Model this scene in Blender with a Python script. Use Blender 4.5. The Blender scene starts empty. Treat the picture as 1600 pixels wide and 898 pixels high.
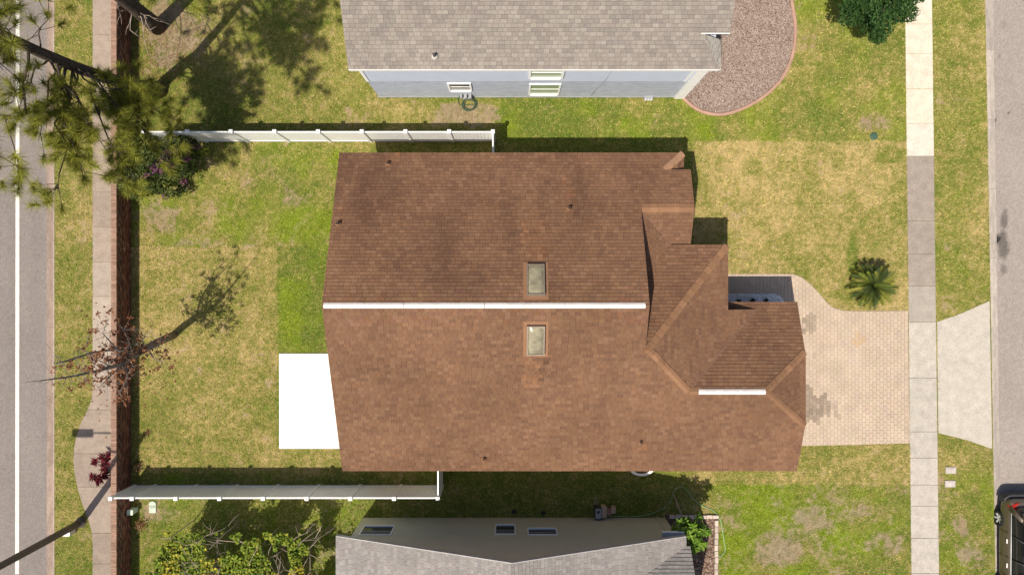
import bpy, bmesh, math, random
import numpy as np
from mathutils import Vector, Matrix

random.seed(7)
rng = np.random.default_rng(7)
scn = bpy.context.scene
C = scn.collection

# ------------------------------------------------------------------ camera
CAM_H = 30.0
FPX = 1600 * 24.0 / 36.0          # focal length in photo pixels
cam_d = bpy.data.cameras.new('camera'); cam = bpy.data.objects.new('camera', cam_d); C.objects.link(cam)
cam_d.lens = 24.0; cam_d.sensor_width = 36.0; cam_d.clip_start = 0.1; cam_d.clip_end = 2000
cam.location = (0, 0, CAM_H); cam.rotation_euler = (0, 0, 0)
scn.camera = cam

# ------------------------------------------------------------------ light
SHX, SHY = 0.310, 0.430                         # shadow offset per metre of height
ELEV = math.atan2(1.0, math.hypot(SHX, SHY))
world = bpy.data.worlds.new('World'); scn.world = world; world.use_nodes = True
wn = world.node_tree.nodes; wl = world.node_tree.links
sky = wn.new('ShaderNodeTexSky'); sky.sky_type = 'NISHITA'; sky.sun_disc = False
sky.sun_elevation = ELEV
sky.sun_rotation = math.atan2(-SHX, -SHY)       # compass angle of the sun
sky.air_density = 1.0; sky.dust_density = 2.5; sky.ozone_density = 1.0
bg = wn['Background']; bg.inputs['Strength'].default_value = 0.085
wl.new(sky.outputs['Color'], bg.inputs['Color'])
sd = bpy.data.lights.new('sun', 'SUN'); sun = bpy.data.objects.new('sun', sd); C.objects.link(sun)
sd.energy = 4.9; sd.angle = math.radians(0.53); sd.color = (1.0, 0.91, 0.765)
sun.rotation_euler = Vector((SHX, SHY, -1.0)).to_track_quat('-Z', 'Y').to_euler()
sun.location = (-20, -28, 60)
scn.view_settings.view_transform = 'Standard'; scn.view_settings.look = 'None'
scn.view_settings.gamma = 1.0; scn.view_settings.exposure = 0.25
scn.view_settings.use_curve_mapping = False

# ------------------------------------------------------------------ helpers
def P(px, py, h=0.0):
    s = (CAM_H - h) / FPX
    return Vector(((px - 800) * s, (449 - py) * s, h))
def PX(x, y):                                    # ground point -> photo pixel (for laying out the lawns)
    return 800 + x * FPX / CAM_H, 449 - y * FPX / CAM_H

def tag(o, label=None, cat=None, group=None, kind=None):
    if label: o['label'] = label
    if cat: o['category'] = cat
    if group: o['group'] = group
    if kind: o['kind'] = kind
    return o
def empty(name, loc=(0, 0, 0), rz=0.0, **k):
    o = bpy.data.objects.new(name, None); C.objects.link(o); o.location = loc; o.rotation_euler = (0, 0, rz)
    o.empty_display_size = 0.2
    return tag(o, **k)
def link(name, me, parent=None, **k):
    o = bpy.data.objects.new(name, me); C.objects.link(o)
    if parent is not None: o.parent = parent
    return tag(o, **k)
def mesh_np(name, V, F, mat, col=None, smooth=False):
    """V (n,3); F (m,k) equal-size faces; col (n,3) point colours"""
    V = np.asarray(V, dtype=np.float32); F = np.asarray(F, dtype=np.int32)
    me = bpy.data.meshes.new(name)
    n, (m, k) = len(V), F.shape
    me.vertices.add(n); me.vertices.foreach_set('co', V.ravel())
    me.loops.add(m * k); me.loops.foreach_set('vertex_index', F.ravel())
    me.polygons.add(m); me.polygons.foreach_set('loop_start', np.arange(0, m * k, k, dtype=np.int32))
    if smooth: me.polygons.foreach_set('use_smooth', np.ones(m, dtype=bool))
    me.update(calc_edges=True)
    if col is not None:
        a = me.attributes.new('col', 'FLOAT_COLOR', 'POINT')
        c4 = np.ones((n, 4), dtype=np.float32); c4[:, :3] = col
        a.data.foreach_set('color', c4.ravel())
    if mat: me.materials.append(mat)
    return me

class MB:
    """collects shapes for one mesh"""
    def __init__(s): s.v = []; s.f = []; s.c = []; s.cc = (1, 1, 1); s.sm = []
    def add(s, vs, fs, smooth=False):
        b = len(s.v); s.v += [tuple(p) for p in vs]; s.f += [tuple(i + b for i in f) for f in fs]
        s.c += [s.cc] * len(vs); s.sm += [smooth] * len(fs)
        return s
    def box(s, c, d, rz=0.0, M=None):
        x, y, z = d[0] / 2, d[1] / 2, d[2] / 2
        vs = [Vector((a * x, b * y, e * z)) for e in (-1, 1) for b in (-1, 1) for a in (-1, 1)]
        R = M if M is not None else Matrix.Rotation(rz, 3, 'Z')
        vs = [R @ v + Vector(c) for v in vs]
        return s.add(vs, [(0, 2, 3, 1), (4, 5, 7, 6), (0, 1, 5, 4), (2, 6, 7, 3), (0, 4, 6, 2), (1, 3, 7, 5)])
    def bbox(s, x0, x1, y0, y1, z0, z1):
        return s.box(((x0 + x1) / 2, (y0 + y1) / 2, (z0 + z1) / 2), (x1 - x0, y1 - y0, z1 - z0))
    def prism(s, poly, z0, z1):
        n = len(poly)
        ar = sum(poly[i][0] * poly[(i + 1) % n][1] - poly[(i + 1) % n][0] * poly[i][1] for i in range(n))
        if ar < 0: poly = poly[::-1]
        vs = [(p[0], p[1], z0) for p in poly] + [(p[0], p[1], z1) for p in poly]
        return s.add(vs, [tuple(range(n - 1, -1, -1)), tuple(range(n, 2 * n))] +
                     [(i, (i + 1) % n, n + (i + 1) % n, n + i) for i in range(n)])
    def xprism(s, prof, x0, x1):                  # profile in (y,z) along X
        n = len(prof)
        vs = [(x0, p[0], p[1]) for p in prof] + [(x1, p[0], p[1]) for p in prof]
        return s.add(vs, [tuple(range(n - 1, -1, -1)), tuple(range(n, 2 * n))] +
                     [(i, (i + 1) % n, n + (i + 1) % n, n + i) for i in range(n)])
    def yprism(s, prof, y0, y1):                  # profile in (x,z) along Y
        n = len(prof)
        vs = [(p[0], y0, p[1]) for p in prof] + [(p[0], y1, p[1]) for p in prof]
        return s.add(vs, [tuple(range(n)), tuple(range(2 * n - 1, n - 1, -1))] +
                     [((i + 1) % n, i, n + i, n + (i + 1) % n) for i in range(n)])
    def tube(s, pts, rad, n=8, cap=True):
        pts = [Vector(p) for p in pts]
        if not hasattr(rad, '__len__'): rad = [rad] * len(pts)
        vs = []; fs = []; ref = None
        for i, p in enumerate(pts):
            d = (pts[min(i + 1, len(pts) - 1)] - pts[max(i - 1, 0)])
            d = d.normalized() if d.length > 1e-9 else Vector((0, 0, 1))
            if ref is None: ref = d.orthogonal().normalized()
            a = (ref - d * ref.dot(d)); a = a.normalized() if a.length > 1e-6 else d.orthogonal().normalized()
            ref = a; b = d.cross(a)
            for k in range(n):
                t = 2 * math.pi * k / n
                vs.append(p + (a * math.cos(t) + b * math.sin(t)) * rad[i])
        for i in range(len(pts) - 1):
            for k in range(n):
                k2 = (k + 1) % n
                fs.append((i * n + k, i * n + k2, (i + 1) * n + k2, (i + 1) * n + k))
        if cap:
            fs.append(tuple(range(n - 1, -1, -1))); fs.append(tuple(range((len(pts) - 1) * n, len(pts) * n)))
        return s.add(vs, fs, True)
    def lathe(s, prof, c=(0, 0, 0), n=16, M=None, caps=True):  # profile (r,z)
        vs = []; fs = []
        for r, z in prof:
            for k in range(n):
                t = 2 * math.pi * k / n
                v = Vector((r * math.cos(t), r * math.sin(t), z))
                if M is not None: v = M @ v
                vs.append(v + Vector(c))
        for i in range(len(prof) - 1):
            for k in range(n):
                k2 = (k + 1) % n
                fs.append((i * n + k, i * n + k2, (i + 1) * n + k2, (i + 1) * n + k))
        if caps: fs.append(tuple(range(n - 1, -1, -1))); fs.append(tuple(range((len(prof) - 1) * n, len(prof) * n)))
        return s.add(vs, fs, True)
    def mesh(s, name, mat):
        me = bpy.data.meshes.new(name); me.from_pydata(s.v, [], s.f); me.update()
        a = me.attributes.new('col', 'FLOAT_COLOR', 'POINT')
        c4 = np.ones((len(s.v), 4), dtype=np.float32); c4[:, :3] = np.array(s.c, dtype=np.float32)
        a.data.foreach_set('color', c4.ravel())
        me.polygons.foreach_set('use_smooth', np.array(s.sm, dtype=bool))
        if mat: me.materials.append(mat)
        return me
    def build(s, name, mat, parent=None, bevel=0, **k):
        o = link(name, s.mesh(name, mat), parent, **k)
        if bevel:
            m = o.modifiers.new('bevel', 'BEVEL'); m.width = bevel; m.segments = 2; m.limit_method = 'ANGLE'
        return o

# ---- numpy value noise
def _hash(ix, iy, seed):
    h = (ix.astype(np.int64) * 374761393 + iy.astype(np.int64) * 668265263 + seed * 1442695041) & 0xffffffff
    h = ((h ^ (h >> 13)) * 1274126177) & 0xffffffff
    return ((h ^ (h >> 16)) & 0xffff) / 65535.0
def vnoise(x, y, s, seed=0):
    x = np.asarray(x, float) / s; y = np.asarray(y, float) / s
    ix = np.floor(x).astype(np.int64); iy = np.floor(y).astype(np.int64)
    fx = x - ix; fy = y - iy; fx = fx * fx * (3 - 2 * fx); fy = fy * fy * (3 - 2 * fy)
    a = _hash(ix, iy, seed); b = _hash(ix + 1, iy, seed); c = _hash(ix, iy + 1, seed); d = _hash(ix + 1, iy + 1, seed)
    return (a * (1 - fx) + b * fx) * (1 - fy) + (c * (1 - fx) + d * fx) * fy
def fbm(x, y, s, o=4, seed=0):
    t = 0; a = 1; n = 0
    for i in range(o):
        t = t + a * vnoise(x, y, s / 2 ** i, seed + 17 * i); n += a; a *= 0.55
    return t / n
def sstep(a, b, x):
    t = np.clip((x - a) / (b - a), 0, 1); return t * t * (3 - 2 * t)
def inpoly(x, y, poly):
    x = np.asarray(x); y = np.asarray(y); r = np.zeros(x.shape, bool); n = len(poly)
    for i in range(n):
        x0, y0 = poly[i][0], poly[i][1]; x1, y1 = poly[(i + 1) % n][0], poly[(i + 1) % n][1]
        if y0 == y1: continue
        r ^= ((y0 > y) != (y1 > y)) & (x < (x1 - x0) * (y - y0) / (y1 - y0) + x0)
    return r

# ------------------------------------------------------------------ materials
def mat(name, color=(0.5, 0.5, 0.5), rough=0.8, attr=False, objcol=False, n1=(3.0, 0.15), n2=(60.0, 0.15),
        bump=0.2, bscale=80.0, metal=0.0, spec=0.3, stretch=(1, 1, 1), trans=0.0, coat=0.0):
    m = bpy.data.materials.new(name); m.use_nodes = True
    nt = m.node_tree; N = nt.nodes; L = nt.links; b = N['Principled BSDF']
    b.inputs['Roughness'].default_value = rough; b.inputs['Metallic'].default_value = metal
    b.inputs['Specular IOR Level'].default_value = spec
    if coat: b.inputs['Coat Weight'].default_value = coat; b.inputs['Coat Roughness'].default_value = 0.05
    geo = N.new('ShaderNodeNewGeometry'); mp = N.new('ShaderNodeMapping'); mp.inputs['Scale'].default_value = stretch
    L.new(geo.outputs['Position'], mp.inputs['Vector'])
    if attr:
        src = N.new('ShaderNodeAttribute'); src.attribute_name = 'col'; out = src.outputs['Color']
    elif objcol:
        src = N.new('ShaderNodeObjectInfo'); out = src.outputs['Color']
    else:
        src = N.new('ShaderNodeRGB'); src.outputs[0].default_value = (*color, 1); out = src.outputs[0]
    for sc, amp in (n1, n2):
        if amp <= 0: continue
        t = N.new('ShaderNodeTexNoise'); t.inputs['Scale'].default_value = sc; t.inputs['Detail'].default_value = 5
        L.new(mp.outputs[0], t.inputs['Vector'])
        r = N.new('ShaderNodeMapRange'); r.inputs['From Min'].default_value = 0.3; r.inputs['From Max'].default_value = 0.7
        r.inputs['To Min'].default_value = 1 - amp; r.inputs['To Max'].default_value = 1 + amp
        L.new(t.outputs['Fac'], r.inputs['Value'])
        x = N.new('ShaderNodeVectorMath'); x.operation = 'SCALE'
        L.new(out, x.inputs[0]); L.new(r.outputs[0], x.inputs['Scale']); out = x.outputs[0]
    L.new(out, b.inputs['Base Color'])
    if bump:
        t = N.new('ShaderNodeTexNoise'); t.inputs['Scale'].default_value = bscale; t.inputs['Detail'].default_value = 4
        L.new(mp.outputs[0], t.inputs['Vector'])
        bp = N.new('ShaderNodeBump'); bp.inputs['Strength'].default_value = bump; bp.inputs['Distance'].default_value = 0.02
        L.new(t.outputs['Fac'], bp.inputs['Height']); L.new(bp.outputs[0], b.inputs['Normal'])
    if trans:
        tr = N.new('ShaderNodeBsdfTranslucent'); L.new(out, tr.inputs['Color'])
        mx = N.new('ShaderNodeMixShader'); mx.inputs[0].default_value = trans
        L.new(b.outputs[0], mx.inputs[1]); L.new(tr.outputs[0], mx.inputs[2])
        L.new(mx.outputs[0], N['Material Output'].inputs['Surface'])
    return m

M = {}
M['lawn'] = mat('lawn_soil', attr=True, rough=0.95, n1=(14, 0.18), n2=(45, 0.28), bump=0.8, bscale=45, spec=0.1)
M['grass'] = mat('grass_blades', attr=True, rough=0.7, n1=(10, 0.15), n2=(40, 0.0), bump=0, spec=0.2, trans=0.25)
M['asphalt'] = mat('asphalt', attr=True, rough=0.9, n1=(0.35, 0.05), n2=(26, 0.26), bump=0.5, bscale=120, spec=0.2)
M['paint'] = mat('road_paint', (0.62, 0.60, 0.56), rough=0.7, n1=(4, 0.10), n2=(22, 0.22), bump=0.2)
M['concrete'] = mat('concrete', objcol=True, rough=0.9, n1=(2.6, 0.11), n2=(22, 0.16), bump=0.25, bscale=90, spec=0.2)
M['curb'] = mat('curb_concrete', objcol=True, rough=0.9, n1=(5.0, 0.18), n2=(30, 0.18), bump=0.3, bscale=70, stretch=(1, 0.3, 1))
M['paver'] = mat('paver', attr=True, rough=0.9, n1=(1.5, 0.08), n2=(40, 0.12), bump=0.3, bscale=90, spec=0.2)
M['joint'] = mat('joint_sand', (0.40, 0.325, 0.26), rough=1.0, n2=(60, 0.2))
M['slabwhite'] = mat('fresh_white_concrete', (0.80, 0.80, 0.79), rough=0.8, n1=(2, 0.02), n2=(20, 0.02), bump=0.06)
M['shingle'] = mat('brown_shingle', attr=True, rough=0.95, n1=(0.55, 0.13), n2=(40, 0.22), bump=0.5, bscale=150, spec=0.15)
M['shingle_g'] = mat('gray_shingle', attr=True, rough=0.95, n1=(0.8, 0.06), n2=(36, 0.22), bump=0.5, bscale=150, spec=0.15)
M['deck'] = mat('roof_underlay', (0.035, 0.024, 0.018), rough=0.95)
M['deck_g'] = mat('roof_underlay_grey', (0.07, 0.064, 0.058), rough=0.95)
M['fascia'] = mat('fascia_paint', (0.15, 0.10, 0.08), rough=0.6, n2=(30, 0.08), bump=0.05)
M['white'] = mat('white_paint', (0.86, 0.86, 0.85), rough=0.5, n1=(3, 0.03), n2=(25, 0.03), bump=0.03)
M['ventwhite'] = mat('weathered_white_metal', (0.66, 0.62, 0.60), rough=0.5, n1=(2.5, 0.14), n2=(18, 0.12), bump=0.08)
M['edgetrim'] = mat('grey_drip_edge', (0.40, 0.39, 0.38), rough=0.6, n2=(30, 0.06), bump=0.03)
M['screen'] = mat('insect_screen', (0.10, 0.11, 0.125), rough=0.6, n1=(1, 0), n2=(1, 0), bump=0)
M['vinyl'] = mat('white_vinyl', (0.85, 0.86, 0.87), rough=0.38, n1=(2, 0.03), n2=(20, 0.03), bump=0.02, spec=0.5)
M['stucco_tan'] = mat('tan_stucco', (0.42, 0.33, 0.25), rough=0.95, bump=0.4, bscale=60)
M['stucco_blue'] = mat('pale_blue_stucco', (0.44, 0.48, 0.56), rough=0.95, n1=(2.2, 0.12), n2=(14, 0.14), bump=0.9, bscale=30, stretch=(1, 1, 3))
M['siding_blue'] = mat('pale_blue_siding', (0.46, 0.51, 0.61), rough=0.7, n1=(2, 0.03), n2=(30, 0.03), bump=0.05)
M['stucco_sage'] = mat('sage_stucco', (0.50, 0.48, 0.37), rough=0.95, n1=(1.5, 0.05), n2=(40, 0.06), bump=0.3, bscale=60)
M['glass'] = mat('window_glass', (0.03, 0.04, 0.05), rough=0.06, n1=(1, 0), n2=(1, 0), bump=0, spec=0.6)
M['glass_green'] = mat('window_blind_glass', (0.25, 0.32, 0.20), rough=0.25, n1=(1, 0.05), n2=(1, 0), bump=0, spec=0.5)
M['skyglass'] = mat('skylight_dome', (0.24, 0.215, 0.145), rough=0.12, n1=(4, 0.35), n2=(30, 0.1), bump=0.0, spec=0.6)
M['alu'] = mat('bronze_aluminium', (0.24, 0.20, 0.155), rough=0.5, metal=0.3, n1=(5, 0.1), n2=(40, 0.1), bump=0.05)
M['ventpaint'] = mat('vent_pipe', (0.16, 0.09, 0.06), rough=0.8)
M['dark'] = mat('dark_opening', (0.012, 0.011, 0.01), rough=0.9, n1=(1, 0), n2=(1, 0), bump=0)
M['brick'] = mat('brick', attr=True, rough=0.95, n1=(8, 0.12), n2=(60, 0.15), bump=0.4, bscale=110, spec=0.15)
M['mortar'] = mat('mortar', (0.16, 0.12, 0.10), rough=1.0, n2=(50, 0.2))
M['bark'] = mat('pine_bark', (0.085, 0.066, 0.055), rough=0.95, n1=(6, 0.3), n2=(28, 0.45), bump=1.0, bscale=22, stretch=(1, 1, 0.35), spec=0.1)
M['barkgrey'] = mat('grey_bark', (0.24, 0.21, 0.19), rough=0.95, n1=(6, 0.2), n2=(40, 0.3), bump=0.6, bscale=50, spec=0.1)
M['twig'] = mat('bare_twig', (0.36, 0.29, 0.24), rough=0.9, n1=(6, 0.15), n2=(50, 0.2), bump=0.2)
M['leaf'] = mat('leaves', attr=True, rough=0.6, n1=(6, 0.15), n2=(30, 0.1), bump=0, spec=0.15, trans=0.3)
M['needle'] = mat('pine_needles', attr=True, rough=0.55, n1=(5, 0.12), n2=(30, 0.0), bump=0, spec=0.15, trans=0.35)
M['stone'] = mat('gravel', attr=True, rough=0.95, n1=(3, 0.1), n2=(60, 0.15), bump=0.2, spec=0.15)
M['soil'] = mat('bed_soil', (0.12, 0.08, 0.06), rough=1.0, n1=(4, 0.2), n2=(40, 0.4), bump=1.0, bscale=40)
M['terracotta'] = mat('terracotta_edging', (0.38, 0.235, 0.18), rough=0.9, n1=(4, 0.12), n2=(40, 0.12), bump=0.2)
M['edgestone'] = mat('edging_block', objcol=True, rough=0.95, n1=(4, 0.12), n2=(40, 0.15), bump=0.4)
M['pole'] = mat('bronze_pole', (0.13, 0.115, 0.10), rough=0.55, metal=0.3, n1=(3, 0.08), n2=(30, 0.08), bump=0.03)
M['plasticgreen'] = mat('pale_green_plastic', (0.42, 0.50, 0.42), rough=0.6, n2=(40, 0.06), bump=0.03)
M['darkgreen'] = mat('green_plastic', (0.05, 0.10, 0.07), rough=0.6, n2=(40, 0.1), bump=0.03)
M['hose'] = mat('garden_hose', (0.05, 0.08, 0.05), rough=0.5, n1=(9, 0.2), n2=(40, 0.1), bump=0)
M['hosegreen'] = mat('pale_green_hose', (0.24, 0.38, 0.20), rough=0.5, n1=(9, 0.2), n2=(40, 0.1), bump=0)
M['plasticgrey'] = mat('grey_plastic', (0.30, 0.31, 0.33), rough=0.6, n2=(30, 0.1), bump=0.03)
M['plasticdark'] = mat('dark_plastic', (0.05, 0.05, 0.055), rough=0.6, n2=(30, 0.1), bump=0.03)
M['tanblock'] = mat('tan_block', (0.45, 0.33, 0.24), rough=0.9, n2=(40, 0.12))
M['carpaint'] = mat('bronze_car_paint', (0.13, 0.105, 0.078), rough=0.35, metal=0.35, n1=(1, 0), n2=(1, 0), bump=0, spec=0.5, coat=0.8)
M['chrome'] = mat('chrome', (0.75, 0.75, 0.76), rough=0.15, metal=1.0, n1=(1, 0), n2=(1, 0), bump=0)
M['alloy'] = mat('alloy_wheel', (0.62, 0.62, 0.63), rough=0.35, metal=0.1, n1=(1, 0), n2=(1, 0), bump=0)
M['rubber'] = mat('tyre_rubber', (0.02, 0.02, 0.02), rough=0.85, n2=(60, 0.2), bump=0.1)
M['redlens'] = mat('red_lens', (0.45, 0.015, 0.012), rough=0.15, n1=(1, 0), n2=(1, 0), bump=0, spec=0.6)
M['carglass'] = mat('tinted_glass', (0.012, 0.013, 0.014), rough=0.05, n1=(1, 0), n2=(1, 0), bump=0, spec=0.6)

# ================================================================== SETTING
# ---- lines of the streets (world X as a function of Y on the slightly skewed right side)
def lin(pxa, pxb):                                # photo x at y=0 and y=898 -> function X(Y)
    a, b = P(pxa, 0), P(pxb, 898)
    return lambda Y: a.x + (b.x - a.x) * (Y - a.y) / (b.y - a.y)
SW_L, SW_R = lin(1414, 1424), lin(1456, 1467)     # right sidewalk
CB_L, CB_R = lin(1540, 1556), lin(1553, 1566)     # right kerb
XL_ROAD, XL_CURB = P(70, 0).x, P(85, 0).x         # left kerb
YN, YS = 17.0, -17.0

# big ground sheet
MB().bbox(-300, 300, -300, 300, -0.6, -0.30).build('ground', M['soil'], kind='structure')

# ---- lawn colours -------------------------------------------------
TAN = np.array([0.60, 0.46, 0.215]); OLV = np.array([0.31, 0.295, 0.075]); GRN = np.array([0.155, 0.215, 0.032])
BRI = np.array([0.21, 0.28, 0.022]); BARE = np.array([0.42, 0.29, 0.185]); GREY = np.array([0.38, 0.31, 0.24])
def zone(px, py, x0, x1, y0, y1, s=4.0):
    return sstep(x0 - s, x0 + s, px) * (1 - sstep(x1 - s, x1 + s, px)) * sstep(y0 - s, y0 + s, py) * (1 - sstep(y1 - s, y1 + s, py))
def blob(px, py, cx, cy, rx, ry, jit):
    return 1 - sstep(0.55, 1.15, np.hypot((px - cx) / rx, (py - cy) / ry) + jit)
def lawn_col(x, y, jit=None):
    px, py = PX(x, y)
    wob = (fbm(x, y, 1.1, 3, 5) - 0.5) * 10
    qx, qy = px + wob, py + (fbm(x, y, 1.0, 3, 9) - 0.5) * 6
    n_big = fbm(x, y, 2.6, 4, 1); n_mid = fbm(x, y, 0.55, 3, 2); n_f = fbm(x, y, 0.14, 2, 3)
    t = np.full(np.shape(px), 0.36); bright = np.zeros(np.shape(px)); bare = np.full(np.shape(px), -0.10)
    def setz(arr, z, v): return arr * (1 - z) + v * z
    def reg(x0, x1, y0, y1, tv, bv, rv, s=4.0):
        nonlocal t, bright, bare
        z = zone(qx, qy, x0, x1, y0, y1, s)
        t = setz(t, z, tv); bright = setz(bright, z, bv); bare = setz(bare, z, rv)
    reg(85, 146, -60, 960, 0.40, 0.0, -0.05)                 # left verge
    reg(205, 780, -60, 206, 0.36, 0.08, -0.08, 12)            # lawn north of fence
    reg(600, 790, 155, 198, 0.55, 0.1, 0.22, 10)
    reg(780, 1240, 150, 222, 0.14, 0.42, -0.2, 8)            # green strip
    reg(1180, 1416, -60, 221, 0.36, 0.22, -0.10, 3)
    reg(1085, 1422, 221, 490, 0.72, 0.0, -0.12, 1.5)         # fresh yellow sod in front
    reg(1455, 1545, -60, 960, 0.46, 0.08, -0.08, 3)          # right verge
    reg(205, 530, 222, 388, 0.38, 0.62, 0.10, 3)             # back yard
    reg(430, 540, 386, 556, 0.16, 0.30, -0.2, 3)
    reg(205, 433, 386, 740, 0.56, 0.0, -0.10, 1.5)           # back yard sod
    reg(425, 560, 700, 745, 0.55, 0.0, -0.15, 2)
    reg(205, 580, 740, 960, 0.30, 0.35, 0.02, 3)
    reg(560, 1120, 730, 960, 0.25, 0.1, -0.1, 3)
    reg(1085, 1424, 694, 757, 0.66, 0.0, -0.12, 1.5)
    reg(1100, 1426, 757, 960, 0.32, 0.72, 0.13, 2)           # neighbour's patchy lawn
    reg(1460, 1556, 735, 960, 0.42, 0.35, 0.13, 4)
    # hand-placed bare / green marks seen in the photo
    j = (fbm(x, y, 0.5, 3, 21) - 0.5) * 0.9
    for cx, cy, rx, ry, w in ((1370, 190, 26, 20, .5), (1275, 65, 26, 14, .3), (735, 178, 55, 20, .45), (250, 340, 34, 30, .55),
                              (468, 312, 26, 16, .35), (290, 380, 18, 6, .4), (1280, 812, 40, 22, .5), (1380, 850, 34, 26, .5),
                              (1500, 818, 20, 20, .5), (1215, 860, 40, 30, .45), (250, 800, 40, 26, .6), (270, 60, 60, 60, .55),
                              (1520, 870, 26, 20, .35), (560, 175, 30, 14, .2), (860, 170, 20, 10, .15), (245, 20, 40, 40, .4),
                              (1248, 60, 12, 70, .25), (240, 250, 30, 20, .3)):
        bare = bare + w * blob(px, py, cx, cy, rx, ry, j)
    for cx, cy, rx, ry, w in ((1332, 405, 9, 45, -.6), (1285, 180, 40, 28, -.35), (480, 500, 40, 60, -.2), (1395, 240, 30, 18, -.35),
                              (1175, 262, 20, 16, -.4), (1330, 455, 30, 16, -.3), (1405, 300, 18, 60, -.25)):
        t = t + w * blob(px, py, cx, cy, rx, ry, j)
    # sod seams: faint lines every 60 cm
    ph = 0.30 * np.floor(y / 0.61)
    seam = np.minimum(np.abs(((y + 50) % 0.61) - .305), 9); seam = sstep(.27, .30, seam) * (vnoise(x, y, .5, 6) > .45)
    t = t + (n_big - 0.5) * 0.75 + (n_mid - 0.5) * 0.55 + (n_f - 0.5) * 0.7 - seam * .22
    if jit is not None: t = t + jit
    t = np.clip(t, 0, 1)[..., None]
    col = np.where(t < 0.5, GRN + (OLV - GRN) * t * 2, OLV + (TAN - OLV) * (t - 0.5) * 2)
    g = np.clip(bright * 1.0 + (fbm(x, y, 1.4, 4, 31) - 0.56) * 3.2 * np.minimum(1, bright * 3), 0, 1)[..., None]
    col = col * (1 - g) + (BRI * (0.85 + 0.5 * n_f[..., None])) * g
    bb = sstep(0.05, 0.60, bare + (fbm(x, y, 0.9, 5, 41) - 0.60) * 1.1 + (n_mid - .5) * .5 + (n_f - 0.5) * 0.8)[..., None]
    bc = (BARE + (GREY - BARE) * fbm(x, y, 2.0, 3, 51)[..., None]) * (.75 + .5 * n_f[..., None])
    col = col * (1 - bb * 0.8) + bc * bb * 0.8
    return col, bb[..., 0]

# left lawn/verge + yards: one grid between the two kerbs
gx = np.linspace(0, 1, 520); gy = np.linspace(YS, YN, 430)
GX0 = XL_CURB
XX = GX0 + gx[None, :] * (np.array([CB_L(v) for v in gy])[:, None] - GX0); YY = np.repeat(gy[:, None], len(gx), 1)
ZZ = (fbm(XX, YY, 0.5, 3, 77) - 0.5) * 0.012 - 0.004
colg, _ = lawn_col(XX.ravel(), YY.ravel())
nx = len(gx); ny = len(gy)
idx = np.arange(nx * ny).reshape(ny, nx)
F = np.stack([idx[:-1, :-1], idx[:-1, 1:], idx[1:, 1:], idx[1:, :-1]], -1).reshape(-1, 4)
V = np.stack([XX, YY, ZZ], -1).reshape(-1, 3)
link('lawn', mesh_np('lawn', V, F, M['lawn'], colg * 0.62, True), kind='structure')

# ---- roads --------------------------------------------------------
def grid_sheet(name, x0, x1, y0, y1, z, step, colfn, m, **k):
    xs = np.linspace(x0, x1, int((x1 - x0) / step) + 1); ys = np.linspace(y0, y1, int((y1 - y0) / step) + 1)
    X, Y = np.meshgrid(xs, ys); i = np.arange(X.size).reshape(X.shape)
    Fq = np.stack([i[:-1, :-1], i[:-1, 1:], i[1:, 1:], i[1:, :-1]], -1).reshape(-1, 4)
    Vq = np.stack([X, Y, np.full(X.shape, z)], -1).reshape(-1, 3)
    return link(name, mesh_np(name, Vq, Fq, m, colfn(X.ravel(), Y.ravel())), **k)
def asp_left(x, y):
    c = np.tile(np.array([0.205, 0.180, 0.168]), (len(x), 1))
    w = (fbm(x, y, 2.5, 3, 3) - 0.5) * 0.08 + (vnoise(x, y * 0.08, 0.5, 8) - 0.5) * 0.12 + (vnoise(x, y, 0.10, 4) - .5) * .15
    return c * (1 + w)[:, None]
def asp_right(x, y):
    px, py = PX(x, y)
    c = np.tile(np.array([0.285, 0.25, 0.228]), (len(x), 1))
    w = (fbm(x, y, 2.5, 3, 13) - 0.5) * 0.08 + (vnoise(x, y, 0.10, 4) - .5) * .15
    j = (fbm(x, y, 0.4, 3, 23) - 0.5) * 1.6
    st = np.zeros(len(x))
    for cx, cy, rx, ry, s in ((1561, 374, 7, 8, 0.9), (1571, 385, 9, 26, .55), (1573, 345, 6, 14, .5), (1571, 420, 6, 10, .4), (1574, 330, 5, 7, .4),
                              (1557, 187, 3, 4, .8), (1578, 175, 2, 2, .8), (1565, 88, 4, 3, .4), (1557, 300, 4, 4, .6), (1573, 40, 9, 8, .12)):
        st = np.maximum(st, s * blob(px, py, cx, cy, rx, ry, j * 0.6))
    return c * (1 + w)[:, None] * (1 - st)[:, None]
ROADZ = -0.13
grid_sheet('road', -34, XL_ROAD + 0.02, YS, YN, ROADZ, 0.10, asp_left, M['asphalt'], kind='structure')
grid_sheet('road', CB_R(0) - 0.35, 33, YS, YN, ROADZ, 0.10, asp_right, M['asphalt'], kind='structure')
MB().prism([P(21.5, 0)[:2], P(27.5, 0)[:2], P(26.5, 898)[:2], P(20.5, 898)[:2]], ROADZ + 0.004, ROADZ + 0.008).build('edge_line', M['paint'], kind='structure')

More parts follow.
